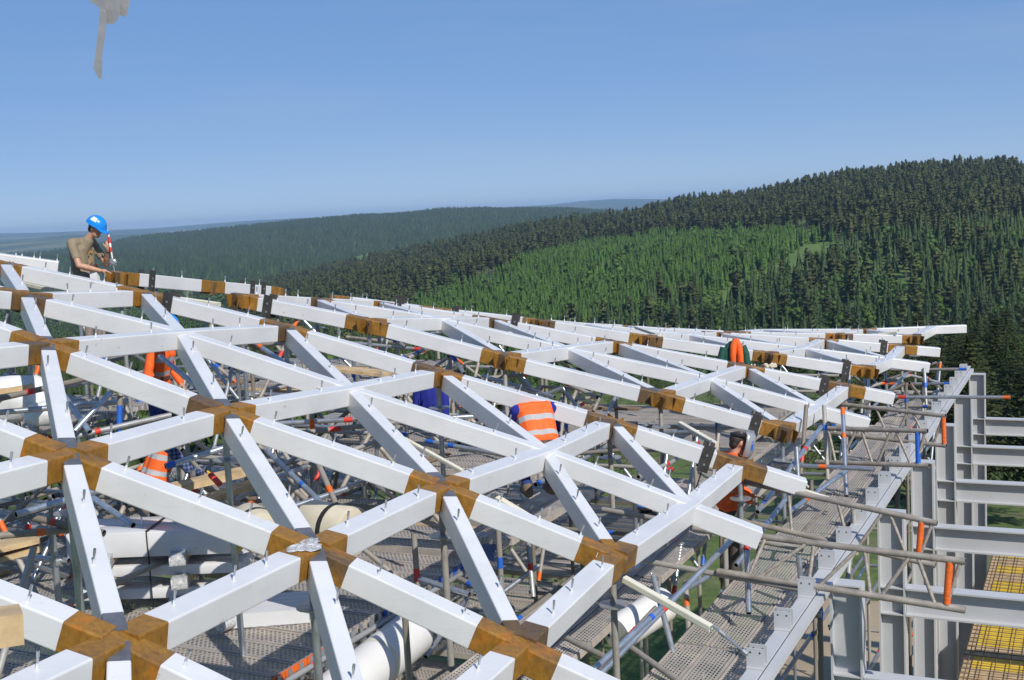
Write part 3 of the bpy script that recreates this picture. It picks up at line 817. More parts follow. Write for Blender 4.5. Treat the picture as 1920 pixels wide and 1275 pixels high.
def curve(k0, k1, fam, t):
    p0, p1 = ND[k0], ND[k1]; w_ = BEND[fam]; ch = p1 - p0
    m0, m1 = ch.lerp(tangent(k0, fam), w_), ch.lerp(tangent(k1, fam), w_)
    a, b, c, d = 2 * t**3 - 3 * t**2 + 1, t**3 - 2 * t**2 + t, -2 * t**3 + 3 * t**2, t**3 - t**2
    return p0 * a + m0 * b + p1 * c + m1 * d
BEND = {'A': 0.3, 'B': 0.6, 'C': 0.0}
WIDE = {'A': 0.0, 'B': -0.012, 'C': -0.065}
DROP = {'A': 0.0, 'B': 0.003, 'C': 0.006}
def profile(w, h, r=0.011):
    pts = []
    for cx, cy, a0 in ((w / 2 - r, h / 2 - r, 0), (-w / 2 + r, h / 2 - r, 90), (-w / 2 + r, -h / 2 + r, 180), (w / 2 - r, -h / 2 + r, 270)):
        for q in (0, 45, 90):
            a = math.radians(a0 + q); pts.append((cx + r * math.cos(a), cy + r * math.sin(a)))
    return pts
def sweep(mb, pts, ups, w, h, sink=0.0):
    prof = profile(w, h); n = len(prof); vs = []
    for i, p in enumerate(pts):
        d = (pts[min(i + 1, len(pts) - 1)] - pts[max(i - 1, 0)]).normalized()
        y = ups[i].cross(d).normalized(); z = d.cross(y)
        for a, b in prof: vs.append(p + y * a + z * (b - h / 2 - sink))
    fs = [(i * n + k, i * n + (k + 1) % n, (i + 1) * n + (k + 1) % n, (i + 1) * n + k) for i in range(len(pts) - 1) for k in range(n)]
    fs += [tuple(range(n))[::-1], tuple(range((len(pts) - 1) * n, len(pts) * n))]
    mb.add(vs, fs)
stud_mb = MB()
stud_mb.tube((0, 0, -0.003), (0, 0, 0.035), 0.011, 0.008, 8, 0).tube((0, 0, 0.035), (0, 0, 0.105), 0.0075, None, 8, 1).tube((0, 0, 0.07), (0, 0, 0.105), 0.0095, None, 8, 1)
STUD = stud_mb.mesh('stud', ['white_paint', 'stud_steel'], 40)
ARM, CARM = 0.31, 0.24
def fams(i):                                # is the row i+1 joined to row i
    return i not in (4, 7, 10)
def strip_of(i): return 0 if i <= 4 else 1 if i <= 7 else 2 if i <= 10 else 3
LAB = ['nearest welded lattice of white roof beams with orange rusty joints', 'second lattice strip of white roof beams, starting behind the first open gap',
       'third lattice strip of white roof beams, with the green jacket hung on it', 'farthest narrow lattice strip of white roof beams under the far forest']
ROOF = [thing('roof_lattice', LAB[i], 'roof lattice', ND[k], 'prefabricated roof lattice strips') for i, k in enumerate([(2, 2), (6, 3), (9, 2), (11, 2)])]
ROW = thing('roof_beam_row', 'row of white roof beams with dark sleeves beside the man in a blue helmet', 'roof beams', ND[(6, 6)])
EDGES = []
for k in ND:
    for fam, d in STEP.items():
        q = (k[0] + d[0], k[1] + d[1])
        if q not in ND: continue
        if fam == 'A' and not fams(k[0]): continue
        if fam == 'C' and not fams(q[0]): continue
        if k in OFF and q in OFF: continue
        root = ROOF[strip_of(k[0])]
        if (k[1] == 6 and k[0] in (5, 6, 7)) or (q[1] == 6 and q[0] in (5, 6, 7)):
            if fam != 'A': continue
            root = ROW
        if k == (5, 7) or q == (5, 7): continue
        if fam == 'C' and k[1] == 1: continue
        if k == (8, 6) and fam != 'B': continue
        EDGES.append((fam, k, q, root))
arms_at = {}
for fam, k, q, root in EDGES:
    arms_at.setdefault(k, []).append((fam, q, root)); arms_at.setdefault(q, []).append((fam, k, root))
NODE_OBJ = {}
for k in arms_at:
    if k in WHITE or k in OFF: continue
    up = NORM[k]; x = tangent(k, 'B'); M = frame(ND[k] - up * 0.002, x, up)
    r = 0.135
    poly = [(r * math.cos(a), r * math.sin(a), -0.012 - SEC) for a in [math.radians(30 + 60 * i) for i in range(6)]]
    o = MB().prism([Vector(p) for p in poly], (0, 0, SEC + 0.004)).build('node', 'rust', arms_at[k][0][2], None, M)
    NODE_OBJ[k] = o
def trim(k, fam):
    if k in WHITE: return 0.0
    return ARM if fam in 'AB' else CARM
def span(k, q, fam):
    L = (ND[q] - ND[k]).length
    return trim(k, fam) / L, 1 - trim(q, fam) / L
def piece(name, k, q, fam, t0, t1, mat, parent, sec=SEC, n=6):
    pts = [curve(k, q, fam, t0 + (t1 - t0) * i / n) for i in range(n + 1)]
    ups = [(NORM[k] * (1 - t) + NORM[q] * t).normalized() for t in [t0 + (t1 - t0) * i / n for i in range(n + 1)]]
    mb = MB(); sweep(mb, pts, ups, sec + WIDE[fam], sec, DROP[fam] + (SEC - sec) / 2)
    return mb.build(name, mat, parent, 15)
def run_attr(o, n_prof=12):
    me = o.data; nv = len(me.vertices); co = np.zeros(nv * 3, np.float32); me.vertices.foreach_get('co', co); co = co.reshape(-1, n_prof, 3)
    along = np.r_[0, np.cumsum(np.linalg.norm(np.diff(co.mean(1), axis=0), axis=1))] + 7.3 * rnd.random()
    per = np.r_[0, np.cumsum(np.linalg.norm(np.diff(co[0], axis=0), axis=1))] + 3.1 * rnd.random()
    A, B = np.meshgrid(along, per, indexing='ij')
    at = me.attributes.new('run', 'FLOAT_VECTOR', 'POINT'); at.data.foreach_set('vector', np.stack([A, B, 0 * A], -1).astype(np.float32).ravel())
def stud_on(beam, p, up, d):
    M = frame(p, d, up) @ Matrix.Rotation(rnd.uniform(-0.05, 0.05), 4, 'X') @ Matrix.Rotation(rnd.uniform(-0.05, 0.05), 4, 'Y')
    put('stud', STUD, beam, M)
for fam, k, q, root in EDGES:
    t0, t1 = span(k, q, fam)
    L = (ND[q] - ND[k]).length
    beam = piece('beam', k, q, fam, t0, t1, 'white_paint', root); run_attr(beam)
    for f_ in ((0.30, 0.71) if rnd.random() < 0.55 else (0.26, 0.5, 0.75)):
        t = f_ + rnd.uniform(-0.05, 0.05)
        p = curve(k, q, fam, t); up = (NORM[k] * (1 - t) + NORM[q] * t).normalized()
        side = up.cross((ND[q] - ND[k])).normalized() * rnd.choice((-0.035, 0.0, 0.035))
        stud_on(beam, p - up * DROP[fam] + side, up, ND[q] - ND[k])
    for n_, a, b in ((k, 0.055 / L, t0), (q, t1, 1 - 0.055 / L)):
        if n_ in WHITE or n_ in OFF: continue
        piece('arm', k, q, fam, a, b, 'rust' if fam != 'C' or rnd.random() < 0.25 else 'mill_steel', NODE_OBJ[n_], SEC - 0.002, 2)
# short beam ends reaching out over the scaffold
for i in (1, 3, 4, 6, 7, 9, 10, 12):
    k, prev = (i, 1), (i, 2)
    d = tangent(k, 'B').normalized(); up = NORM[k]
    a = 0.0 if k in WHITE else ARM
    mb = MB(); sweep(mb, [ND[k] + d * a, ND[k] + d * 0.42, ND[k] + d * 0.79], [up] * 3, SEC, SEC, DROP['B'])
    run_attr(mb.build('beam_end', 'white_paint', ROOF[strip_of(i)], 15))
    if a:
        mb = MB(); sweep(mb, [ND[k] + d * 0.05, ND[k] + d * 0.15, ND[k] + d * ARM], [up] * 3, SEC - 0.002, SEC - 0.002, DROP['B'])
        mb.build('arm', 'rust', NODE_OBJ[k], 15)
# open gussets where the missing members will be welded in
for i, sgn in ((5, -1), (8, -1), (11, -1), (4, 1), (7, 1), (10, 1)):
    for a in range(1, 7):
        k = (i, a)
        if k not in NODE_OBJ or k[0] == 8 and a == 6: continue
        up = NORM[k]; tA, tC = tangent(k, 'A').normalized() * sgn, tangent(k, 'C').normalized() * (-sgn)
        for dirv in (tA, tC):
            w = up.cross(dirv).normalized()
            for s_ in (-1, 1):
                p = ND[k] + dirv * 0.10 + w * (0.085 * s_)
                poly = [p - up * 0.02, p + dirv * 0.13 - up * 0.02, p + dirv * 0.06 - up * 0.195, p - up * 0.195]
                MB().prism(poly, w * 0.012).build('gusset', 'rust', NODE_OBJ[k])
# bolted pairs of dark plates on the sides of some beams
def plates(k, q, fam, t, hgt=0.33, wid=0.13, lift=0.06, root=None):
    p = curve(k, q, fam, t); up = (NORM[k] * (1 - t) + NORM[q] * t).normalized(); d = (curve(k, q, fam, t + 0.02) - p).normalized()
    w = up.cross(d).normalized(); up = d.cross(w)
    for s_ in (-1, 1):
        c = p + w * s_ * (SEC / 2 + 0.004) - up * (hgt / 2 - lift)
        M = frame(c, d, up)
        o = MB().box((0, 0, 0), (wid / 2, 0.006, hgt / 2)).build('splice_plate', 'dark_steel', root or ROOF[strip_of(k[0])], None, M)
        for zz in (-0.07, 0.045):
            MB().tube((0, -0.014 if s_ < 0 else 0.006, zz), (0, -0.006 if s_ < 0 else 0.014, zz), 0.016, None, 6).build('bolt', 'zinc', o, None, M)
for k, q, t in (((4, 2), (4, 1), 0.74), ((5, 2), (5, 1), 0.77), ((7, 2), (7, 1), 0.78), ((8, 2), (8, 1), 0.78), ((10, 2), (10, 1), 0.76), ((5, 5), (5, 4), 0.24), ((4, 5), (4, 4), 0.2), ((8, 5), (8, 4), 0.2)):
    plates(k, q, 'B', t)
for k, q, t in (((5, 6), (6, 6), 0.28), ((6, 6), (7, 6), 0.55), ((6, 6), (7, 6), 0.72)):
    plates(k, q, 'A', t, root=ROW)
plates((7, 5), (7, 4), 'B', 0.2, 0.36, 0.12, 0.14); plates((7, 4), (7, 3), 'B', 0.2, 0.36, 0.12, 0.14)
# the loose white beam end standing behind the man
p0, p1 = at_d(-30, 471, 17.6), at_d(111, 490, 17.9)
mb = MB(); sweep(mb, [p0, (p0 + p1) / 2, p1], [Vector((0.2, 0, 1)).normalized()] * 3, SEC, SEC)
lb = mb.build('loose_roof_beam', 'white_paint', None, 15)
setp(lb, 'short white roof beam ending just behind the back of the man in a blue helmet', 'beam')
for t in (0.42, 0.5, 0.66, 0.74, 0.97):
    put('stud', STUD, lb, frame(p0 + (p1 - p0) * t, p1 - p0, (0.2, 0, 1)))
# painted fitter's marks on a rusty joint
def mark(txt, px, py, parent, size):
    k = (2, 1); d = tangent(k, 'B').normalized(); up = NORM[k]; w = d.cross(up).normalized()
    c = bpy.data.curves.new('mark', 'FONT'); c.body = txt; c.size = size; c.extrude = 0.0008
    tmp = bpy.data.objects.new('mark_tmp', c); COL.objects.link(tmp)
    me = bpy.data.meshes.new_from_object(tmp.evaluated_get(bpy.context.evaluated_depsgraph_get()))
    bpy.data.objects.remove(tmp)
    me.materials.append(MATS['cream_paint'])
    M = Matrix((d, d.cross(w).normalized() * -1, w)).transposed().to_4x4()
    M.translation = ND[k] - d * px - up * py + w * (SEC / 2 + 0.0025)
    put('mark', me, parent, M)
mark('L', 0.17, 0.09, NODE_OBJ[(2, 1)], 0.08); mark('A', 0.20, 0.18, NODE_OBJ[(2, 1)], 0.09)

# ------------------------------------------------------------------ grey steel frame along the edge
FR = thing('steel_frame', 'grey painted steel frame of I-columns and cross beams along the roof edge', 'steel frame', uv(12, 2.4, -12))
def ibeam(p0, p1, up, depth, width, tf=0.022, tw=0.014):
    """I section: flanges at the two ends of the depth axis `up`"""
    mb = MB(); p0, p1, up = Vector(p0), Vector(p1), Vector(up).normalized()
    x = (p1 - p0).normalized(); up = (up - x * up.dot(x)).normalized()
    for s_ in (-1, 1): mb.bar(p0 + up * s_ * (depth / 2 - tf / 2), p1 + up * s_ * (depth / 2 - tf / 2), width, tf, up)
    mb.bar(p0, p1, tw, depth - 2 * tf, up)
    return mb
EB = -3.9
# the long edge member: narrow top plate with a lower outer rail
mb = MB(); mb.bar(uv(8.4, 2.555, EB - 0.010), uv(27.4, 2.555, EB - 0.010), 0.125, 0.020).bar(uv(8.4, 2.606, EB - 0.11), uv(27.4, 2.606, EB - 0.11), 0.018, 0.176).bar(uv(8.4, 2.555, EB - 0.208), uv(27.4, 2.555, EB - 0.208), 0.125, 0.016)
edge = mb.build('edge_beam', 'grey_paint', FR)
MB().bar(uv(8.4, 2.453, EB - 0.065), uv(27.2, 2.453, EB - 0.065), 0.075, 0.07).build('edge_rail', 'grey_paint', FR)
cl = MB(); cl.box((0, 0, 0.085), (0.006, 0.075, 0.085)).box((0.0, 0, 0.005), (0.04, 0.072, 0.005))
CLEAT = cl.mesh('cleat', 'grey_paint')
HOLE = MB().tube((-0.0075, 0, 0), (0.0075, 0, 0), 0.009, None, 8).mesh('bolt_hole', 'tube_dark')
u = 9.35
while u < 27.3:
    for du in (-0.05, 0.05):
        M = frame(uv(u + du, 2.555, EB + 0.001), UX, (0, 0, 1))
        c = put('cleat', CLEAT, edge, M)
        for yy in (-0.04, 0.04): put('bolt_hole', HOLE, c, M @ Matrix.Translation((0, yy, 0.135)))
    u += 0.95
for i in range(7):
    uu = 11.95 + 2.946 * (i - 1)
    if i == 6: uu = 26.68
    v0 = 2.30
    top = EB - 0.05 if i else EB - 0.25
    col = ibeam(uv(uu, v0, -12), uv(uu, v0, top - 0.03), VX, 0.32, 0.21).build('column', 'grey_paint', FR)
    MB().box((0, 0, 0), (0.104, 0.159, 0.008), Matrix((UX, VX, (0, 0, 1))).transposed()).build('cap_plate', 'grey_paint', col, None, Matrix.Translation(uv(uu, v0, top - 0.021)))
    z = EB - 1.02
    if i >= 0:
        ibeam(uv(uu, v0 - 0.165, z - 0.18), uv(uu, v0 - 9.0, z - 0.18), (0, 0, 1), 0.36, 0.21).build('cross_beam', 'grey_paint', FR)
        for zz in (z - 0.012, z - 0.35):
            for s_ in (-1, 1):
                MB().box((0, 0, 0), (0.047, 0.136, 0.008), Matrix((UX, VX, (0, 0, 1))).transposed()).build('stiffener', 'grey_paint', col, None, Matrix.Translation(uv(uu + s_ * 0.056, v0, zz)))
    # second row of columns further in, lower
    for vv in (-2.2,):
        ibeam(uv(uu, vv, -12), uv(uu, vv, z - 0.37), VX, 0.32, 0.21).build('column', 'grey_paint', FR)
# ------------------------------------------------------------------ formwork deck with reinforcement on the lower floor
FZ = -7.4
FW = thing('slab_formwork', 'yellow formwork boards under a rusty reinforcement mesh on the lower floor', 'formwork', uv(18, 0, FZ))
sl = MB().bar(uv(14.6, -1.8, FZ - 0.15), uv(27, -1.8, FZ - 0.15), 7.4, 0.2).build('slab_edge', 'timber_new', FW)
k = 0; v = 1.75
uu = 14.8
while uu < 26.6:
    w_ = 0.5
    y_ = (k % 5) in (0, 1, 3)
    MB().bar(uv(uu + w_ / 2, 1.75, FZ - 0.035), uv(uu + w_ / 2, -4.5, FZ - 0.035), w_ - 0.015, 0.025).build('board', 'yellow_board' if y_ else 'timber_new', FW)
    uu += w_; k += 1
for i in range(62):
    uu = 14.7 + i * 0.195
    MB().tube(uv(uu, 1.9, FZ + 0.03), uv(uu, -4.2, FZ + 0.03), 0.008, None, 6).build('rebar', 'rebar', FW)
for i in range(30):
    vv = 1.8 - i * 0.2
    MB().tube(uv(14.6, vv, FZ + 0.048), uv(26.8, vv, FZ + 0.048), 0.008, None, 6).build('rebar', 'rebar', FW)
tf = thing('timber_trestle', 'raw timber posts and beam standing on the lower floor at the far right', 'trestle', uv(27.5, 0.4, FZ))
for vv in (0.6, -0.8, -2.2):
    MB().bar(uv(27.6, vv, FZ - 0.3), uv(27.6, vv, FZ + 0.98), 0.10, 0.10, UX).build('post', 'timber_new', tf)
MB().bar(uv(27.6, 1.0, FZ + 1.05), uv(27.6, -3.0, FZ + 1.05), 0.12, 0.14).build('beam', 'timber_new', tf)

# ------------------------------------------------------------------ scaffolding
tb = MB(); n = 12; R0, R1 = 0.0300, 0.0250
vs = [(r * math.cos(6.2832 * i / n), r * math.sin(6.2832 * i / n), z) for r, z in ((R1, 0.03), (R1, 0), (R0, 0), (R0, 1), (R1, 1), (R1, 0.97)) for i in range(n)]
tb.add(vs, [(j * n + i, j * n + (i + 1) % n, (j + 1) * n + (i + 1) % n, (j + 1) * n + i) for j in range(5) for i in range(n)])
tb.m = [1 if (k // n) in (0, 4) else 0 for k in range(5 * n)]
tb.add([(R1 * math.cos(6.2832 * i / n), R1 * math.sin(6.2832 * i / n), z) for z in (0.03, 0.97) for i in range(n)], [tuple(range(n)), tuple(range(n, 2 * n))[::-1]], 1)
TUBE = tb.mesh('tube', ['galvanised', 'tube_dark'], 40)
DULL = tb.mesh('tube', ['tube_dull', 'tube_dark'], 40)
SHINY = tb.mesh('tube', ['galv_shiny', 'tube_dark'], 40)
BAND = {c: MB().tube((0, 0, 0), (0, 0, 1), 0.0314, None, 12, 0, False).mesh('paint_band', 'band_' + c, 40) for c in ('orange', 'red', 'blue', 'white')}
cp_ = MB(); cp_.box((0, 0, 0), (0.050, 0.044, 0.038)).tube((-0.05, 0, 0), (0.06, 0, 0), 0.012, None, 6).tube((0, 0.0, -0.045), (0, 0, 0.045), 0.040, None, 10)
COUPLER = cp_.mesh('coupler', 'zinc', 30)
def tube(parent, p0, p1, bands=None, name='tube', fat=1.0, dull=False, shiny=False):
    M = zframe(p0, p1)
    o = put(name, SHINY if shiny else DULL if dull else TUBE, parent, M @ Matrix.Diagonal((fat, fat, 1, 1)))
    L = (Vector(p1) - Vector(p0)).length
    if bands is None:
        bands = []
        if rnd.random() < 0.55:
            bands = [(rnd.choice(('orange', 'blue', 'red', 'orange', 'blue')), 0.0 if rnd.random() < 0.5 else L - 0.16, 0.13)]
            if rnd.random() < 0.3: bands.append((rnd.choice(('orange', 'red', 'blue')), L * rnd.uniform(0.2, 0.7), 0.10))
    for c, s_, l_ in bands:
        l_ = min(l_, L * 0.96); s_ = max(0.004, min(s_, L - l_ - 0.004))
        put('paint_band', BAND[c], o, M @ Matrix.Translation((0, 0, s_ / L)) @ Matrix.Diagonal((fat, fat, l_ / L, 1)))
    return o
def coupler(parent, p, d=(1, 0, 0)):
    put('coupler', COUPLER, parent, frame(Vector(p), Vector(d) + Vector((0.001, 0.002, 0)), (0, 0, 1)) @ Matrix.Rotation(rnd.uniform(-0.6, 0.6), 4, 'X'))

# perforated deck planks
def plank_mesh(L):
    mb = MB(); W = 0.155
    nseg = 1
    mb.add([(-L / 2, -W, 0), (L / 2, -W, 0), (L / 2, W, 0), (-L / 2, W, 0)], [(0, 1, 2, 3)])
    for s_ in (-1, 1):
        mb.box((0, s_ * (W - 0.004), -0.035), (L / 2, 0.004, 0.033))
        mb.box((s_ * (L / 2 - 0.004), 0, -0.036), (0.004, W - 0.009, 0.031))
        mb.box((0, s_ * (W - 0.014), 0.0045), (L / 2, 0.008, 0.0035))
    for s_ in (-1, 1):
        for y in (-0.10, 0.10): mb.box((s_ * (L / 2 + 0.014), y, -0.03), (0.014, 0.014, 0.035), None, 1)
    return mb.mesh('deck_plank', ['perforated_steel', 'zinc'])
PLANK = {}
def plank(parent, c, d, L):
    key = round(L, 2)
    if key not in PLANK: PLANK[key] = plank_mesh(L)
    M = frame(Vector(c) + Vector((0, 0, rnd.uniform(-0.006, 0.006))), Vector(d) + VX * rnd.uniform(-0.002, 0.002), (0, 0, 1))
    return put('deck_plank', PLANK[key], parent, M)
def deck(parent, u0, u1, v0, v1, z, along):
    """tile a rectangle with planks running along 'u' or 'v'"""
    if along == 'v':
        L = 2.05; u = u0
        while u < u1 - 0.2:
            v = v0 + L / 2
            while v < v1:
                if rnd.random() < 0.95: plank(parent, uv(u + 0.16, v, z), VX, L)
                v += L + 0.05
            u += 0.322
    else:
        L = 2.05; v = v0
        while v < v1 - 0.2:
            u = u0 + L / 2
            while u < u1:
                plank(parent, uv(u, v + 0.16, z), UX, L)
                u += L + 0.05
            v += 0.322
def zroof(u, v):
    p = UX * u + VX * v
    best = sorted(ND, key=lambda k: (ND[k].xy - p.xy).length)[:3]
    w = [1 / ((ND[k].xy - p.xy).length + 0.2) ** 2 for k in best]
    return sum(ND[k].z * a for k, a in zip(best, w)) / sum(w)

S1 = thing('scaffold', 'steel tube scaffold with perforated decks under the near left roof lattice', 'scaffold', uv(8, 8, -12), 'scaffolds under the roof')
S2 = thing('scaffold', 'steel tube scaffold with dusty decks under the middle of the roof', 'scaffold', uv(15, 9, -12), 'scaffolds under the roof')
S3 = thing('scaffold', 'scaffold with narrow plank runs and sloping shiny tubes at the front right', 'scaffold', uv(11, 5, -12), 'scaffolds under the roof')
S4 = thing('scaffold_walkway', 'long perforated scaffold walkway beside the grey edge beam', 'scaffold', uv(14, 3.2, -12))
S5 = thing('scaffold', 'scaffold tower with blue tube ends at the far end of the grey edge beam', 'scaffold', uv(25, 3.4, -12), 'scaffolds under the roof')
S6 = thing('scaffold', 'tall scaffold tubes and diagonal braces under the high left side of the roof', 'scaffold', uv(13, 13, -12), 'scaffolds under the roof')

# decks
deck(S1, 5.2, 11.3, 6.40, 12.6, -3.9, 'v')
deck(S1, 11.4, 13.4, 6.46, 10.5, -3.85, 'v')
deck(S1, 11.2, 13.3, 5.75, 6.42, -3.58, 'u')
deck(S2, 13.6, 17.6, 6.6, 10.8, -3.45, 'v')
deck(S2, 17.8, 22.0, 5.2, 9.3, -3.95, 'v')
deck(S3, 8.3, 14.7, 4.50, 5.50, -4.3, 'u')
deck(S3, 15.0, 21.3, 4.40, 5.80, -4.25, 'u')
deck(S4, 8.6, 25.2, 2.76, 3.62, -4.32, 'u')
deck(S6, 9.6, 13.6, 12.6, 16.8, -2.55, 'v')
deck(S6, 13.8, 19.2, 11.0, 15.2, -2.75, 'v')
S7 = thing('scaffold', 'lower scaffold lift of plank decks glimpsed beneath the upper decks', 'scaffold', uv(10, 9, -12), 'scaffolds under the roof')
def wide_deck(par, u0, u1, v0, v1, z, skip, seed):
    r = random.Random(seed); u = u0
    while u < u1:
        v = v0
        while v < v1:
            if r.random() > skip: plank(par, uv(u + 0.16, v + 1.52, z), VX, 3.05)
            v += 3.1
        u += 0.322
wide_deck(S7, 9.0, 24.0, 6.3, 12.4, -6.0, 0.12, 5)
wide_deck(S7, 14.0, 26.0, 12.5, 18.6, -5.2, 0.12, 6)
wide_deck(S7, 8.5, 14.0, 12.7, 18.8, -4.6, 0.1, 7)
# bearers under the deck ends
for par, a, b in ((S1, uv(5.5, 6.36, -3.99), uv(13.5, 6.36, -3.99)), (S1, uv(5.5, 8.5, -3.99), uv(13.5, 8.5, -3.99)), (S1, uv(5.5, 10.6, -3.99), uv(13.5, 10.6, -3.99)),
                  (S2, uv(13.5, 6.55, -3.55), uv(17.8, 6.55, -3.55)), (S2, uv(13.5, 8.7, -3.55), uv(17.8, 8.7, -3.55)), (S2, uv(17.6, 5.2, -4.05), uv(22.2, 5.2, -4.05)), (S2, uv(17.6, 7.3, -4.05), uv(22.2, 7.3, -4.05))):
    n = max(1, int((b - a).length / 4)); 
    for i in range(n): tube(par, a.lerp(b, i / n), a.lerp(b, (i + 1) / n - 0.005))
# painted end boards of the front deck
u = 6.3
for i in range(22):
    c = 'orange' if u < 8.3 else 'blue' if rnd.random() < 0.8 else None
    if c and u < 13: MB().bar(uv(u, 6.372, -3.925), uv(u + 0.312, 6.372, -3.925), 0.012, 0.06).build('end_strip', 'band_' + c, S1)
    for s_ in (0.06, 0.22):
        hk = MB().bar(uv(u + s_, 6.36, -3.90), uv(u + s_, 6.36, -4.06), 0.05, 0.012, VX).build('hook', 'zinc', S1)
    u += 0.322
# frame brackets hanging from the front deck edge
for u in (7.1, 8.9, 10.9):
    tube(S1, uv(u - 0.7, 6.34, -4.62), uv(u + 0.55, 6.34, -4.18), [])
    for s_ in (-0.4, 0.2): MB().bar(uv(u + s_, 6.34, -4.02), uv(u + s_, 6.34, -4.50 + 0.15 * (s_ + 0.4)), 0.075, 0.012, VX).build('bracket_plate', 'zinc', S1)

# standards, ledgers, braces
def grid(par, us, vs_, zdeck, seed, miss=0.15, top=0.25, brace=0.5, rail=0.55):
    r = random.Random(seed); st = {}
    for u in us:
        for v in vs_:
            if r.random() < miss: continue
            uu, vv = u + r.uniform(-0.06, 0.06), v + r.uniform(-0.06, 0.06)
            zt = min(zdeck + 1.35, zroof(uu, vv) - SEC - top - r.uniform(0, 0.35))
            st[(u, v)] = (uu, vv, zt)
            tube(par, uv(uu, vv, -12), uv(uu, vv, zt), None if r.random() < 0.5 else [(r.choice(('orange', 'red', 'blue')), zt + 12 - r.uniform(0.05, 0.7), 0.12)], 'standard')
    for (u, v), (uu, vv, zt) in st.items():
        for nb in ((us.index(u) + 1, vs_.index(v)), (us.index(u), vs_.index(v) + 1)):
            if nb[0] >= len(us) or nb[1] >= len(vs_): continue
            q = st.get((us[nb[0]], vs_[nb[1]]))
            if q is None: continue
            for h in (-0.14, 0.5, 0.95, -1.1, -2.1, -4.1):
                z = zdeck + h
                if z > min(zt, q[2]) - 0.05: continue
                if r.random() > (rail if h > 0 else 0.8): continue
                d = (Vector((q[0] - uu, q[1] - vv, 0))).normalized() * 0.12
                a, b = uv(uu - d.x, vv - d.y, z), uv(q[0] + d.x, q[1] + d.y, z)
                off = VX * 0.05 if nb[0] != us.index(u) else UX * 0.05
                tube(par, a + off, b + off, None, 'ledger')
                if h > -1: coupler(par, uv(uu, vv, z) + off * 0.5, off); coupler(par, uv(q[0], q[1], z) + off * 0.5, off)
            if r.random() < brace:
                off = (VX if nb[0] != us.index(u) else UX) * -0.06
                tube(par, uv(uu, vv, zdeck - 1.9) + off, uv(q[0], q[1], min(q[2], zdeck + 0.9)) + off, None, 'brace')
            if r.random() < brace * 0.5:
                off = (VX if nb[0] != us.index(u) else UX) * -0.06
                tube(par, uv(q[0], q[1], zdeck - 0.05) + off, uv(uu, vv, min(zt, zdeck + 1.2)) + off, None, 'brace')
    return st
grid(S1, [5.6, 7.4, 9.45, 11.5, 13.4], [8.55, 10.6, 12.5], -3.9, 21, 0.05, 0.2, 0.9, 0.8)
grid(S2, [13.7, 14.9, 16.3, 17.7, 19.8, 21.9], [5.3, 7.3, 9.3, 11.2], -3.45, 22, 0.15, 0.25, 0.75, 0.75)
grid(S6, [8.6, 9.7, 11.2, 12.5, 13.8, 15.8, 17.9], [11.6, 12.8, 14.7, 16.7], -2.6, 23, 0.12, 0.2, 1.0, 0.85)
grid(S3, [8.6, 10.7, 12.8, 14.9], [5.6], -4.3, 24, 0.0, 0.5, 0.0, 0.3)
grid(S5, [22.2, 24.3, 26.3], [3.1, 4.6, 6.6], -4.2, 25, 0.0, 0.1, 0.9, 0.9)
grid(S4, [10.2, 12.3, 14.4, 16.5, 18.6, 20.7], [2.72], -4.32, 26, 0.0, 0.8, 0.3, 0.0)
grid(S4, [12.6, 16.8, 21.0], [3.72], -4.32, 27, 0.0, 0.6, 0.0, 0.0)
# jack props under the joints: tube, flange and head
for k in list(NODE_OBJ):
    if k in OFF or k[0] > 11 or rnd.random() < 0.12: continue
    p = ND[k] - NORM[k] * (SEC + 0.02)
    par = S1 if k[0] <= 2 else S2 if k[1] <= 4 else S6
    if k[1] == 1 : par = S3
    zd = {S1: -3.9, S2: -3.5, S6: -2.6, S3: -4.3}[par]
    if p.z - zd < 0.15: continue
    tube(par, Vector((p.x, p.y, zd - 0.1)), Vector((p.x, p.y, p.z)), [], 'prop')
    MB().lathe([(0.03, 0), (0.13, 0.012), (0.13, 0.022), (0.03, 0.034)], 14, Matrix.Translation((p.x, p.y, p.z - min(0.28, (p.z - zd) * 0.5)))).build('jack_collar', 'zinc', par, 40)
    MB().box((p.x, p.y, p.z + 0.004), (0.06, 0.06, 0.006)).build('prop_head', 'zinc', par)

# loose tubes, loose timber boards and raking braces tucked under the lattice
r = random.Random(77)
for i in range(95):
    u, v = r.uniform(6.5, 19.5), r.uniform(6.7, 14.5)
    par, zd = (S1, -3.9) if u < 13.5 and v < 12.4 else (S2, -3.45) if v < 11 else (S6, -2.6)
    zr = zroof(u, v) - SEC - 0.25
    a = r.choice((0.0, math.pi / 2, r.uniform(0, 3.14)))
    L_ = r.uniform(0.6, 1.5); d = UX * math.cos(a) + VX * math.sin(a)
    if r.random() < 0.45:
        z0 = r.uniform(zd + 0.05, max(zd + 0.1, zr - 0.3)); z1 = min(zr, z0 + r.uniform(-0.15, 0.15))
    else:
        z0 = zd + 0.02; z1 = min(zr, zd + r.uniform(0.6, 1.3))
    if min(z0, z1) > zr: continue
    p = uv(u, v, 0)
    tube(par, Vector((p.x, p.y, z0)) - d * L_ / 2, Vector((p.x, p.y, z1)) + d * L_ / 2, None, 'loose_tube', 1.0, r.random() < 0.4)
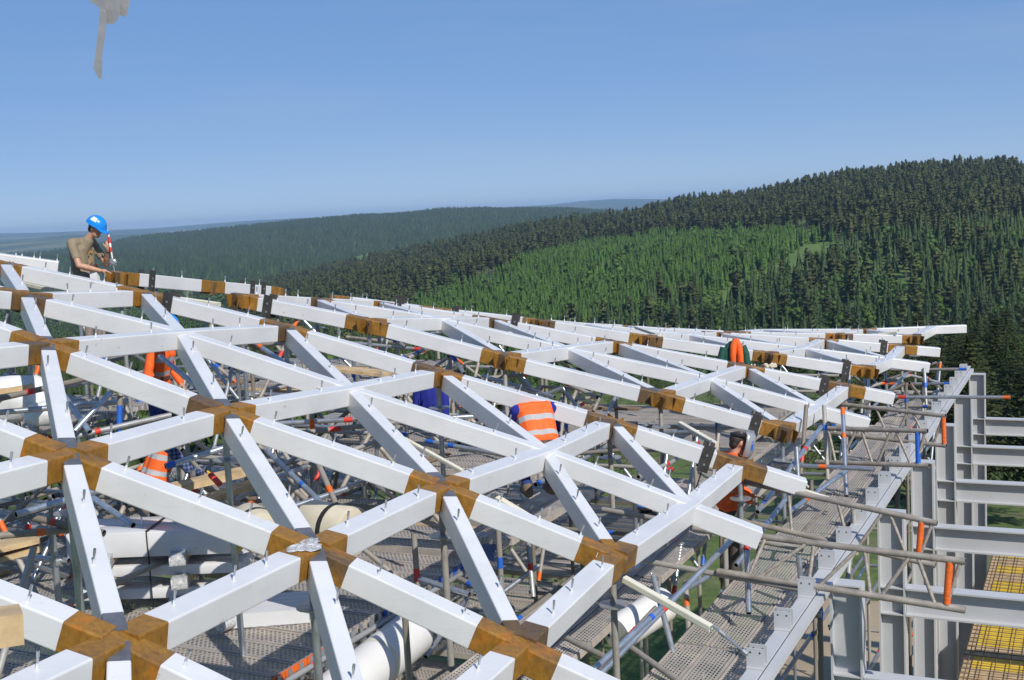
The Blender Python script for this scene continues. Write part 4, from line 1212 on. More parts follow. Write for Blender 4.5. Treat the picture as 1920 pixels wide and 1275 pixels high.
for i in range(26):
    u, v = r.uniform(6.5, 19.0), r.uniform(6.8, 14.0)
    par, zd = (S1, -3.9) if u < 13.5 and v < 12.4 else (S2, -3.45) if v < 11 else (S6, -2.6)
    d = UX if r.random() < 0.5 else VX
    d = (d + (VX if d is UX else UX) * r.uniform(-0.15, 0.15)).normalized(); L_ = r.uniform(0.5, 1.1)
    MB().bar(uv(u, v, zd + 0.045) - d * L_, uv(u, v, zd + 0.045) + d * L_, r.uniform(0.14, 0.24), 0.035).build('loose_board', r.choice(('timber_new', 'timber_old', 'timber_old')), par)
# lattice girders reaching out over the edge beam
def girder(par, a0, a1, b0, b1, bands=(), n=4):
    tube(par, a0, a1, [], 'chord', 1.15, True); tube(par, b0, b1, [], 'chord', 1.15, True)
    for i in range(n):
        t0, t1 = (i + 0.12) / n, (i + 0.55) / n
        tube(par, a0.lerp(a1, t0), b0.lerp(b1, t1), [], 'web_tube', 0.66, True)
        tube(par, b0.lerp(b1, t1 + 0.04), a0.lerp(a1, min(0.98, t1 + 0.45 / n)), [], 'web_tube', 0.66, True)
    for t, c in bands:
        p, q = a0.lerp(a1, t), b0.lerp(b1, t)
        o = tube(par, p.lerp(q, 0.04), p.lerp(q, 0.96), [(c, 0.0, 0.9)], 'girder_post', 1.12)
def G(label, a0, a1, b0, b1, d0, d1, bands, n=4):
    """girder between picture points at real distances d0 (inner end) and d1 (outer end)"""
    P = [at_d(*a0, d0), at_d(*a1, d1), at_d(*b0, d0), at_d(*b1, d1)]
    g = thing('lattice_girder', label, 'girder', P[2], 'lattice girders over the edge beam')
    girder(g, *P, bands=bands, n=n)
    return g
G('nearest lattice girder of grey tubes with an orange post over the grey columns', (1425, 1006), (1810, 1053), (1345, 1071), (1810, 1144), 12.0, 11.0, [(0.93, 'orange')])
G('lattice girder behind the nearest one, with a shorter orange end post', (1380, 900), (1757, 981), (1330, 962), (1754, 1060), 14.2, 12.9, [(0.93, 'orange')])
G('lattice girder with a bright blue post beside the walkway', (1545, 803), (1739, 808), (1530, 866), (1742, 873), 16.9, 15.8, [(0.91, 'blue')], 3)
G('highest lattice girder with an orange post above the grey edge beam', (1570, 757), (1773, 780), (1560, 812), (1775, 836), 19.2, 17.9, [(0.98, 'orange')], 3)
# long tubes sticking out at the far end
def T(par, a, b, d0, d1, bands, shiny=False): tube(par, at_d(*a, d0), at_d(*b, d1), bands, 'tube', 1.0, False, shiny)
T(S5, (1590, 744), (1895, 745), 21.6, 20.2, [('orange', 2.72, 0.12), ('red', 0.9, 0.14)])
T(S5, (1600, 694), (1812, 692), 24.8, 23.6, [('blue', 2.2, 0.14)])
T(S5, (1660, 720), (1782, 719), 24.4, 23.6, [('orange', 0.1, 0.12), ('blue', 1.2, 0.12)])
T(S5, (1560, 745), (1706, 704), 22.4, 24.0, [('orange', 1.6, 0.14)])
T(S5, (1690, 763), (1752, 762), 22.6, 22.0, [('white', 0.0, 0.1), ('blue', 0.5, 0.1)])
T(S5, (1700, 702), (1760, 717), 24.2, 23.9, [('red', 0.02, 0.07)])
# bright galvanised diagonals at the front right
T(S3, (1100, 1290), (1384, 1000), 10.6, 12.4, [('red', 1.25, 0.13)], True)
T(S3, (1030, 1330), (1240, 1140), 10.2, 11.4, [('blue', 1.55, 0.05)], True)
T(S3, (1120, 1256), (1230, 1140), 10.9, 11.6, [('red', 0.55, 0.12)])
T(S3, (1130, 955), (1330, 990), 13.4, 12.6, []); T(S3, (1300, 990), (1505, 1030), 12.6, 11.9, [])
T(S3, (1200, 1050), (1530, 1110), 12.4, 11.6, [])
T(S3, (1170, 1205), (1290, 1290), 11.2, 10.4, []); T(S3, (1040, 1185), (1150, 1240), 11.6, 11.0, [])
T(S1, (860, 1085), (950, 1130), 12.2, 11.4, [('blue', 0.2, 0.1), ('orange', 0.34, 0.06)])
T(S1, (776, 1000), (783, 1100), 12.0, 12.0, [('red', 0.36, 0.13)]); T(S1, (785, 1085), (880, 1115), 12.0, 11.6, [])
T(S1, (500, 845), (605, 945), 12.9, 11.9, [('blue', 0.85, 0.06)], True); T(S1, (597, 870), (630, 945), 12.4, 12.0, [('orange', 0.35, 0.09)])
T(S1, (584, 770), (590, 890), 13.4, 13.4, [('orange', 0.1, 0.12), ('orange', 0.25, 0.1)])
T(S1, (500, 795), (690, 785), 13.6, 13.6, [('orange', 0.02, 0.08), ('red', 0.9, 0.1)]); T(S1, (560, 812), (760, 790), 13.2, 13.4, [('red', 0.35, 0.12)])
T(S1, (310, 875), (450, 830), 11.2, 11.6, [('blue', 0.0, 0.09)], True)
T(S6, (-20, 752), (170, 708), 11.6, 12.6, [('red', 0.40, 0.09)]); T(S6, (-20, 775), (240, 752), 11.8, 12.6, [])
T(S6, (115, 735), (168, 810), 12.2, 11.9, [], True); T(S6, (208, 735), (140, 808), 12.2, 11.9, [], True); T(S6, (140, 818), (320, 778), 12.0, 12.6, [('red', 0.2, 0.06)])
T(S6, (300, 668), (395, 745), 13.4, 12.8, [], True); T(S6, (225, 742), (222, 870), 12.3, 12.3, [('blue', 0.1, 0.3)])
T(S1, (30, 965), (200, 915), 9.6, 10.2, [('red', 0.45, 0.08)], True); T(S1, (-10, 1005), (170, 990), 9.4, 9.9, [('orange', 0.32, 0.07)]); T(S1, (60, 970), (195, 1000), 9.8, 9.6, [('red', 0.2, 0.05)])
T(S1, (95, 880), (250, 985), 11.4, 10.6, [], True)
T(S2, (690, 605), (760, 650), 17.4, 17.2, [('blue', 0.0, 0.55)]); T(S2, (765, 672), (800, 652), 16.2, 16.6, [('blue', 0.2, 0.07)])
T(S2, (840, 655), (870, 700), 16.4, 16.0, [('blue', 0.0, 0.3)]); T(S2, (485, 648), (545, 688), 15.2, 14.8, [('orange', 0.0, 0.07)], True)
T(S2, (905, 705), (1040, 745), 16.8, 16.0, []); T(S2, (1020, 700), (1120, 745), 17.0, 16.2, [('red', 0.5, 0.08)]); T(S2, (870, 712), (1020, 700), 16.9, 17.2, [('orange', 0.9, 0.06)])

# posts, rakers and short rails crowding the walkway
T(S4, (1580, 765), (1587, 930), 16.4, 15.6, [('orange', 0.0, 0.12), ('orange', 0.42, 0.08), ('blue', 0.95, 0.1)])
T(S4, (1493, 838), (1497, 905), 15.0, 14.9, []); T(S4, (1600, 955), (1605, 1040), 14.0, 14.0, []); T(S4, (1497, 1040), (1503, 1100), 12.4, 12.4, [])
T(S4, (1400, 1022), (1404, 1150), 12.3, 11.8, [('red', 0.0, 0.07)]); T(S4, (1655, 842), (1660, 905), 16.4, 16.4, []); T(S4, (1420, 960), (1540, 800), 13.8, 16.2, [('blue', 0.2, 0.1), ('red', 2.0, 0.08)], True)
T(S4, (1480, 960), (1590, 880), 14.2, 15.8, [('orange', 0.5, 0.09)], True); T(S4, (1380, 1060), (1500, 900), 13.2, 15.2, [('blue', 1.0, 0.1)], True)
T(S4, (1450, 870), (1640, 880), 15.8, 15.3, [('orange', 0.6, 0.1)]); T(S4, (1500, 905), (1512, 760), 15.8, 16.2, [('red', 0.3, 0.08)]); T(S4, (1545, 760), (1552, 900), 16.8, 16.4, [('blue', 0.3, 0.08)])
T(S5, (1660, 700), (1668, 800), 23.6, 22.8, [('red', 0.2, 0.1)]); T(S5, (1628, 690), (1630, 790), 23.0, 22.4, [('orange', 0.15, 0.1), ('blue', 0.5, 0.08)]); T(S5, (1600, 800), (1700, 700), 21.8, 23.8, [], True); T(S5, (1733, 690), (1737, 760), 23.0, 22.8, [('blue', 0.3, 0.1)])
T(S3, (1225, 1080), (1275, 1275), 12.0, 11.2, [('blue', 0.3, 0.07)]); T(S3, (1285, 1090), (1292, 1190), 12.6, 12.3, [('orange', 0.2, 0.08)]); T(S3, (1080, 1110), (1200, 1060), 12.6, 13.2, [('red', 0.5, 0.08)], True); T(S3, (1140, 1190), (1330, 1080), 12.2, 13.6, [('red', 0.2, 0.09), ('blue', 0.9, 0.08)], True)
T(S3, (930, 1120), (1010, 1060), 13.4, 13.8, []); T(S3, (900, 1150), (1080, 1180), 13.2, 12.8, []); T(S3, (990, 1010), (1000, 1120), 13.6, 13.3, [('red', 0.3, 0.08)])
# cream square tubes: temporary struts welded between joints
def strut(label, a, b, d0, d1, sec=0.06):
    p, q = at_d(*a, d0), at_d(*b, d1)
    mb = MB(); sweep(mb, [p, p.lerp(q, 0.5), q], [Vector((0, 0, 1))] * 3, sec, sec)
    o = mb.build('square_tube', 'cream_paint', None, 15)
    return setp(o, label, 'strut', 'cream square struts')
strut('cream square strut slanting down from the front right rusty joint', (1172, 1080), (1335, 1172), 9.9, 9.4)
strut('cream square strut behind the welder, pointing at the walkway', (1410, 885), (1555, 932), 14.3, 13.9)
strut('cream square strut between the welder and the far rusty joint', (1275, 790), (1345, 830), 15.0, 14.4)
strut('long thin cream strut crossing under the middle white joint', (750, 815), (868, 880), 12.4, 11.7, 0.045)
strut('cream square strut below the central white joint, above the rolled sheet', (925, 925), (1050, 1000), 11.4, 10.8, 0.07)
strut('cream square bar resting on the farthest lattice strip', (1610, 628), (1682, 621), 27.4, 26.8)
strut('cream square bar lying on the white beam near the far forest', (1192, 611), (1245, 629), 23.0, 22.0)
strut('pale square bar lying across the beam left of centre', (515, 680), (605, 725), 12.9, 12.3, 0.11)
strut('pale square bar lying on the second strip near the middle', (952, 622), (1020, 655), 18.6, 17.9, 0.11)
strut('pale square bar under the beam beside the man in a blue helmet', (45, 528), (100, 540), 15.6, 15.2)
strut('pale square bar below the dark plates near the second helmet', (310, 553), (412, 567), 15.9, 15.6)
# turnbuckle on the front right strut
tk = thing('turnbuckle', 'steel turnbuckle rod at the end of the front right cream strut', 'turnbuckle', at_d(1335, 1172, 9.38))
p, q = at_d(1336, 1173, 9.38), at_d(1402, 1228, 9.2)
MB().tube(p, q, 0.011, None, 8).build('rod', 'stud_steel', tk, 40)
MB().tube(p.lerp(q, 0.2), p.lerp(q, 0.36), 0.020, None, 6).build('nut', 'zinc', tk)
MB().tube(p.lerp(q, 0.86), p.lerp(q, 0.98), 0.022, None, 6).build('nut', 'zinc', tk)

# ------------------------------------------------------------------ material lying on the decks
def rotz(a): return Matrix.Rotation(a, 4, 'Z')
st = thing('beam_stack', 'strapped stack of white box beams on timber blocks on the near left deck', 'beam stack', at_z(330, 1170, -3.9))
base = at_z(320, 1150, -3.9)
Ms = Matrix.Translation((base.x - 0.2, base.y + 0.2, 0)) @ rotz(math.radians(-3))
def boxbeam(par, name, c, L, w, h, mat='white_paint', rz=0.0):
    mb = MB(); pts = [Vector((-L / 2, 0, h / 2)), Vector((0, 0, h / 2)), Vector((L / 2, 0, h / 2))]
    sweep(mb, pts, [Vector((0, 0, 1))] * 3, w, h)
    return mb.build(name, mat, par, 30, Ms @ Matrix.Translation(c) @ rotz(rz))
boxbeam(st, 'box_beam', (0.05, 0.0, -3.05 - 0.13), 1.75, 0.30, 0.26); boxbeam(st, 'box_beam', (-0.02, 0.34, -3.05 - 0.13), 1.75, 0.30, 0.26)
boxbeam(st, 'box_beam', (0.12, 0.02, -3.42 - 0.05), 1.7, 0.26, 0.11); boxbeam(st, 'box_beam', (0.08, 0.02, -3.66 - 0.05), 1.7, 0.26, 0.11)
boxbeam(st, 'box_beam', (0.10, 0.32, -3.42 - 0.05), 1.7, 0.26, 0.11)
for x in (-0.42, 0.35):
    for z in (-3.315, -3.56, -3.80):
        boxbeam(st, 'timber_block', (x, 0.0, z + 0.005), 0.12, 0.62, 0.10, 'timber_new')
        o = boxbeam(st, 'film_wrap', (x, -0.22, z + 0.0), 0.16, 0.20, 0.112, 'plastic_film', 0.2)
mb = MB()
for a, b in (((0, -0.19, -3.9), (0, -0.19, -3.04)), ((0, -0.19, -3.04), (0, 0.52, -3.04))): mb.bar(a, b, 0.03 if a[1] != b[1] else 0.03, 0.004, (1, 0, 0) if a[1] == b[1] else (0, 0, 1))
mb.build('strap', 'black_rubber', st, None, Ms @ Matrix.Translation((0.02, 0.035, 0)))
MB().box((0.86, 0, -3.18), (0.03, 0.151, 0.131)).build('end_plate', 'yellow_board', st, None, Ms @ Matrix.Translation((0.06, 0, 0)))
for x in (-0.25, -0.12): put('stud', STUD, st, Ms @ Matrix.Translation((x, 0.1, -3.05)) )
# white channels
ch = thing('channel_stack', 'bundle of white U-channels lying on the near deck under the rusty joint', 'channels', at_z(520, 1185, -3.9))
cb = at_z(505, 1172, -3.9)
Mc = Matrix.Translation((cb.x, cb.y, -3.9)) @ rotz(math.radians(4))
for i in range(5):
    mb = MB(); y = i * 0.115; L = 0.40
    mb.box((0, y, 0.148), (L, 0.054, 0.004)).box((0, y - 0.050, 0.078), (L, 0.004, 0.066)).box((0, y + 0.050, 0.078), (L, 0.004, 0.066)).box((0, y, 0.008), (L, 0.045, 0.004))
    mb.build('channel', 'white_paint', ch, None, Mc @ Matrix.Translation((0.04 * i, 0, 0)))
fr = MB().path([(cb.x - 0.42 + 0.02 * i, cb.y - 0.25 + 0.06 * i, -3.82 + 0.01 * math.sin(i * 2.1)) for i in range(9)], [0.05, 0.06, 0.055, 0.065, 0.06, 0.055, 0.06, 0.055, 0.04], 9).build('film_roll', 'plastic_film', None, 50)
setp(fr, 'crumpled roll of clear film on the near deck before the white channels', 'film')
# cream drums
def drum(label, px, py, d, r, L, rz):
    c = at_d(px, py, d)
    o = thing('cable_drum', label, 'drum', c - Vector((0, 0, r)), 'cream drums')
    M = Matrix.Translation(c) @ rotz(rz) @ Matrix.Rotation(math.pi / 2, 4, 'X')
    MB().lathe([(r * 0.6, -L / 2), (r * 0.93, -L / 2 + 0.01), (r, -L / 2 + 0.05), (r, L / 2 - 0.05), (r * 0.93, L / 2 - 0.01), (r * 0.6, L / 2)], 28, M).build('shell', 'cream', o, 40)
    MB().lathe([(r + 0.004, 0.03), (r + 0.004, 0.085)], 28, M).build('strap', 'black_rubber', o, 40)
    return o
drum('cream drum with a black strap behind the strapped beam stack', 478, 990, 10.9, 0.20, 0.5, 0.5)
drum('larger cream drum with a black strap behind the near rusty joint', 622, 990, 10.8, 0.23, 0.62, 0.9)
# white pipe under the deck edge
a, b = at_d(650, 1290, 10.6), at_d(772, 1188, 11.9)
wp = thing('white_pipe', 'large white pipe lying below the orange and blue deck edge', 'pipe', a)
d = (b - a).normalized(); M = zframe(a - d * 0.8, b); 
MB().tube(a - d * 0.8, b, 0.235, None, 32).build('pipe_body', 'pipe_white', wp, 40)
MB().tube(a + d * 0.55, a + d * 0.62, 0.2365, None, 32, 0, False).build('seam', 'cream_paint', wp, 40)
a, b = at_d(1155, 1190, 12.2), at_d(1225, 1145, 12.6)
wp2 = MB().tube(a, b + (b - a) * 0.3, 0.19, None, 28).build('white_pipe', 'pipe_white', None, 40)
setp(wp2, 'shorter white pipe under the plank run at the front right', 'pipe')
# timber
def timber(label, a, b, d0, d1, w, h, mat='timber_new'):
    o = MB().bar(at_d(*a, d0), at_d(*b, d1), w, h).build('timber_plank', mat)
    return setp(o, label, 'plank', 'timber planks')
timber('upper orange-brown plank at the left edge of the near deck', (-60, 1040), (70, 1008), 10.3, 10.6, 0.26, 0.05)
timber('lower orange-brown plank at the left edge of the near deck', (-60, 1060), (78, 1024), 10.35, 10.6, 0.24, 0.045)
timber('brown plank lying flat behind the plaid worker', (325, 915), (475, 880), 12.2, 12.6, 0.24, 0.07)
timber('brown plank beside the red-capped bottle', (380, 940), (480, 905), 12.0, 12.4, 0.2, 0.06)
timber('long brown plank behind the central white joint', (620, 690), (735, 702), 15.5, 15.3, 0.3, 0.04)
timber('brown plank under the scaffold tubes by the left rusty joint', (-20, 735), (60, 722), 12.6, 12.8, 0.3, 0.05)
p = at_d(-28, 1180, 3.1)
o = MB().box((0, 0, 0), (0.09, 0.05, 0.042), rotz(math.radians(28)).to_3x3() @ Matrix.Rotation(0.05, 3, 'Y')).build('timber_end', 'timber_new', None, None, Matrix.Translation(p))
setp(o, 'sawn timber end jutting in at the lower left edge, close up', 'timber')
# white tarpaulin sacks on the left
def sack(label, px, py, d, sx, sy, sz, mat='white_sheet'):
    mb = MB(); rr = random.Random(px); n, m_ = 18, 9
    prof = []
    vs = []
    for j in range(m_):
        th = math.pi * j / (m_ - 1)
        for i in range(n):
            a = 6.2832 * i / n
            k = 1 + 0.12 * math.sin(3 * a + j) + 0.07 * math.sin(7 * a - 2 * j) + rr.uniform(-0.05, 0.05)
            vs.append((sx * k * math.cos(a) * math.sin(th) ** 0.7, sy * k * math.sin(a) * math.sin(th) ** 0.7, sz * -math.cos(th)))
    mb.add(vs, [(j * n + i, j * n + (i + 1) % n, (j + 1) * n + (i + 1) % n, (j + 1) * n + i) for j in range(m_ - 1) for i in range(n)])
    o = mb.build('sack', mat, None, 70, Matrix.Translation(at_d(px, py, d)))
    return setp(o, label, 'sack', 'white sacks')
sack('large white sack behind the scaffold tubes at the left edge', 25, 748, 12.9, 0.45, 0.3, 0.26)
sack('smaller white sack lying right of the large one', 90, 775, 12.6, 0.25, 0.2, 0.13)
# red bottle with a yellow cap
bt = thing('bottle', 'red bottle with a yellow cap lying on the brown plank', 'bottle', at_d(405, 905, 11.9))
a, b = at_d(395, 890, 11.9), at_d(412, 908, 11.8)
MB().tube(a, b, 0.032, None, 12).build('body', 'band_red', bt, 40); MB().tube(a, a + (a - b) * 0.35, 0.018, 0.012, 10).build('cap', 'yellow_board', bt, 40)
# blue sheet on the deck edge, folded blue sheet
o = MB().add([at_z(880, 992, -3.78), at_z(948, 1005, -3.78), at_z(925, 1035, -3.80), at_z(868, 1015, -3.80)] + [at_z(868, 1015, -3.80) - Vector((0, 0, 0.03)), at_z(925, 1035, -3.8) - Vector((0, 0, 0.12))], [(0, 3, 2, 1), (3, 4, 5, 2)]).build('blue_sheet', 'blue_sheet')
sd = o.modifiers.new('thickness', 'SOLIDIFY'); sd.thickness = 0.012
setp(o, 'folded blue plastic sheet draped over the deck edge below the centre', 'sheet')
# round blue cable reel by the walkway
rl = thing('cable_reel', 'black and blue cable reel standing on the plank run', 'reel', at_z(1212, 970, -4.2))
c = at_z(1212, 968, -4.15)
MB().lathe([(0.05, 0), (0.17, 0.01), (0.17, 0.03), (0.08, 0.035), (0.08, 0.12), (0.16, 0.125), (0.16, 0.14), (0.04, 0.145)], 24, Matrix.Translation(c)).build('drum', 'black_rubber', rl, 15)
MB().lathe([(0.05, 0.147), (0.12, 0.147), (0.12, 0.152), (0.05, 0.152)], 20, Matrix.Translation(c)).build('disc', 'band_blue', rl, 15)
# cables trailing over the decks
def cable(label, pts, r=0.008):
    o = MB().path(pts, r, 6).build('cable', 'black_rubber', None, 60)
    return setp(o, label, 'cable', 'black cables')
cable('black cable trailing across the deck from the middle scaffold', [at_z(x, y, -3.83) for x, y in ((700, 880), (690, 905), (705, 925), (722, 935), (728, 948))])
cable('black cable looping on the deck left of the middle', [at_z(x, y, -3.86) for x, y in ((455, 930), (500, 925), (540, 940), (575, 930), (620, 940), (650, 935))])
cable('black welding cable hanging behind the plates at the welder', [at_d(x, y, 13.9) for x, y in ((1316, 880), (1312, 895), (1306, 912), (1300, 930), (1292, 945))])
cable('coiled black cable on the deck right of the middle', [at_z(905 + 16 * math.cos(a), 862 + 6 * math.sin(a), -3.84 + 0.002 * a) for a in [i * 0.5 for i in range(36)]])
# broken stone pile on the beam near the jacket
sp_ = thing('rubble_pile', 'small heap of pale stones lying on the beam below the green jacket', 'stones', at_d(1443, 686, 20.9))
for i in range(14):
    c = at_d(1433 + rnd.uniform(0, 24), 688 - rnd.uniform(0, 5), 20.6)
    MB().lathe([(0.01, -0.025), (0.035, -0.01), (0.03, 0.015), (0.01, 0.028)], 6, Matrix.Translation(c) @ Euler((rnd.random() * 3, rnd.random() * 3, 0)).to_matrix().to_4x4()).build('stone', 'cream', sp_)

# galvanised bracket hanging into the picture at the top left, close to the lens
hb = thing('hanging_bracket', 'grey metal bracket with a hanging strap end at the top left, close up', 'bracket', at_d(200, -30, 2.6))
D = 2.6
def q_(x, y, dd=0.0): return at_d(x, y, D + dd)
MB().prism([q_(191, 0), q_(200, 15), q_(198, 60), q_(192, 100), q_(191, 148), q_(185, 148), q_(175, 128), q_(184, 60), q_(187, 15), q_(166, 0), q_(160, -30), q_(195, -30)], ray(190, 60) * 0.012).build('strap_end', 'hook_grey', hb)
MB().prism([q_(194, -30, 0.015), q_(192, 10, 0.015), q_(199, 44, 0.015), q_(212, 46, 0.015), q_(220, 38, 0.015), q_(224, 26, 0.015), q_(226, -30, 0.015)], ray(210, 10) * 0.03).build('bracket_body', 'hook_grey', hb)
MB().prism([q_(222, -30, 0.03), q_(224, 28, 0.03), q_(233, 32, 0.03), q_(239, 26, 0.03), q_(243, 0, 0.03), q_(246, -30, 0.03)], ray(235, 10) * 0.02).build('bracket_lip', 'hook_grey', hb)

# crumpled clear film over a near rusty joint
k = (1, 2); mb = MB(); n = 22; r_ = random.Random(4); vs = [ND[k] + NORM[k] * 0.012]
Mf = frame(ND[k] - tangent(k, 'A').normalized() * 0.10 + NORM[k] * 0.006, tangent(k, 'A'), NORM[k])
pts = []
for j in range(1, 6):
    for i in range(n):
        a = 6.2832 * i / n; rr = j / 5 * (0.13 + 0.03 * math.sin(3 * a) + r_.uniform(-0.015, 0.015))
        pts.append((rr * 1.3 * math.cos(a), rr * math.sin(a) * 0.7, r_.uniform(0.0, 0.014) * (1 if j < 5 else 0.1)))
mb.add([(0, 0, 0.01)] + pts, [(0, 1 + i, 1 + (i + 1) % n) for i in range(n)] + [(1 + j * n + i, 1 + (j + 1) * n + i, 1 + (j + 1) * n + (i + 1) % n, 1 + j * n + (i + 1) % n) for j in range(4) for i in range(n)])
o = mb.build('film_scrap', 'plastic_film', None, None, Mf)
setp(o, 'crumpled clear film lying on the second nearest rusty joint', 'film')

# ------------------------------------------------------------------ people
def capsule(mb, p0, p1, r0, r1, n=10):
    p0, p1 = Vector(p0), Vector(p1)
    z = (p1 - p0); L = z.length
    if L < 1e-5: z = Vector((0, 0, 1))
    z = z.normalized(); x = z.orthogonal().normalized(); y = z.cross(x)
    rings = []
    for a in (-80, -50, -20): rings.append((p0 + z * r0 * math.sin(math.radians(a)), r0 * math.cos(math.radians(a))))
    for a in (20, 50, 80): rings.append((p1 + z * r1 * math.sin(math.radians(a)), r1 * math.cos(math.radians(a))))
    vs = [c + (x * math.cos(6.2832 * i / n) + y * math.sin(6.2832 * i / n)) * r for c, r in rings for i in range(n)]
    fs = [(j * n + i, j * n + (i + 1) % n, (j + 1) * n + (i + 1) % n, (j + 1) * n + i) for j in range(5) for i in range(n)]
    fs += [tuple(range(n))[::-1], tuple(range(5 * n, 6 * n))]
    mb.add(vs, fs)
def ellipsoid(mb, c, r, rot=(0, 0, 0), n=14, m_=9):
    R = Euler(rot).to_matrix(); c = Vector(c); vs = []
    for j in range(1, m_):
        th = math.pi * j / m_
        for i in range(n):
            a = 6.2832 * i / n
            vs.append(c + R @ Vector((r[0] * math.sin(th) * math.cos(a), r[1] * math.sin(th) * math.sin(a), -r[2] * math.cos(th))))
    k = m_ - 1
    fs = [(j * n + i, j * n + (i + 1) % n, (j + 1) * n + (i + 1) % n, (j + 1) * n + i) for j in range(k - 1) for i in range(n)]
    fs += [tuple(range(n))[::-1], tuple(range((k - 1) * n, k * n))]
    mb.add(vs, fs)
def solid(name, pieces, mat, parent, mw, voxel=0.014, smooth=4):
    """one continuous surface grown round the given limbs and masses"""
    mb = MB()
    for p in pieces:
        if p[0] == 'c': capsule(mb, *p[1:])
        else: ellipsoid(mb, *p[1:])
    me = mb.mesh(name, mat)
    tmp = bpy.data.objects.new('tmp', me); COL.objects.link(tmp)
    rm = tmp.modifiers.new('r', 'REMESH'); rm.mode = 'VOXEL'; rm.voxel_size = voxel
    sm = tmp.modifiers.new('s', 'SMOOTH'); sm.iterations = smooth; sm.factor = 0.5
    out = bpy.data.meshes.new_from_object(tmp.evaluated_get(bpy.context.evaluated_depsgraph_get()))
    bpy.data.objects.remove(tmp)
    out.name = name
    if not out.materials: out.materials.append(MATS[mat])
    out.shade_smooth()
    return put(name, out, parent, mw)
def lerp(a, b, t): return tuple(a[i] + (b[i] - a[i]) * t for i in range(3))
def hand(J, s, grip=None):
    """palm, four unequal fingers and a thumb; curled round `grip` direction or resting"""
    w, d = Vector(J['wr' + s]), None
    e = Vector(J['el' + s]); d = Vector(J.get('hd' + s, (w - e).normalized())).normalized()
    side = Vector(J.get('hs' + s, (0, 1, 0))); side = (side - d * side.dot(d)).normalized(); nrm = d.cross(side)
    if 'hn' + s in J and nrm.dot(Vector(J['hn' + s])) < 0: nrm = -nrm
    P = [('c', w, w + d * 0.05, 0.027, 0.030)]
    for k, (o, L) in enumerate(((-0.032, 0.065), (-0.011, 0.078), (0.011, 0.072), (0.031, 0.056))):
        a = w + d * 0.065 + side * o
        c = 0.75 if grip else 0.3
        b = a + (d * (1 - 0.3 * c) + nrm * c * 0.7).normalized() * L * 0.55
        f = b + (d * (1 - 1.5 * c) + nrm * c * 1.1).normalized() * L * 0.6
        P += [('c', w + d * 0.04 + side * o * 0.8, a, 0.013, 0.011), ('c', a, b, 0.011, 0.010), ('c', b, f, 0.010, 0.008)]
    a = w + d * 0.02 - side * 0.034
    b = a + (d * 0.7 - side * 0.6 + nrm * 0.3).normalized() * 0.04
    f = b + (d * 0.6 + nrm * 0.7).normalized() * 0.032
    P += [('c', a, b, 0.014, 0.012), ('c', b, f, 0.012, 0.009)]
    return [(p[0], tuple(p[1]), tuple(p[2]), p[3], p[4]) for p in P]
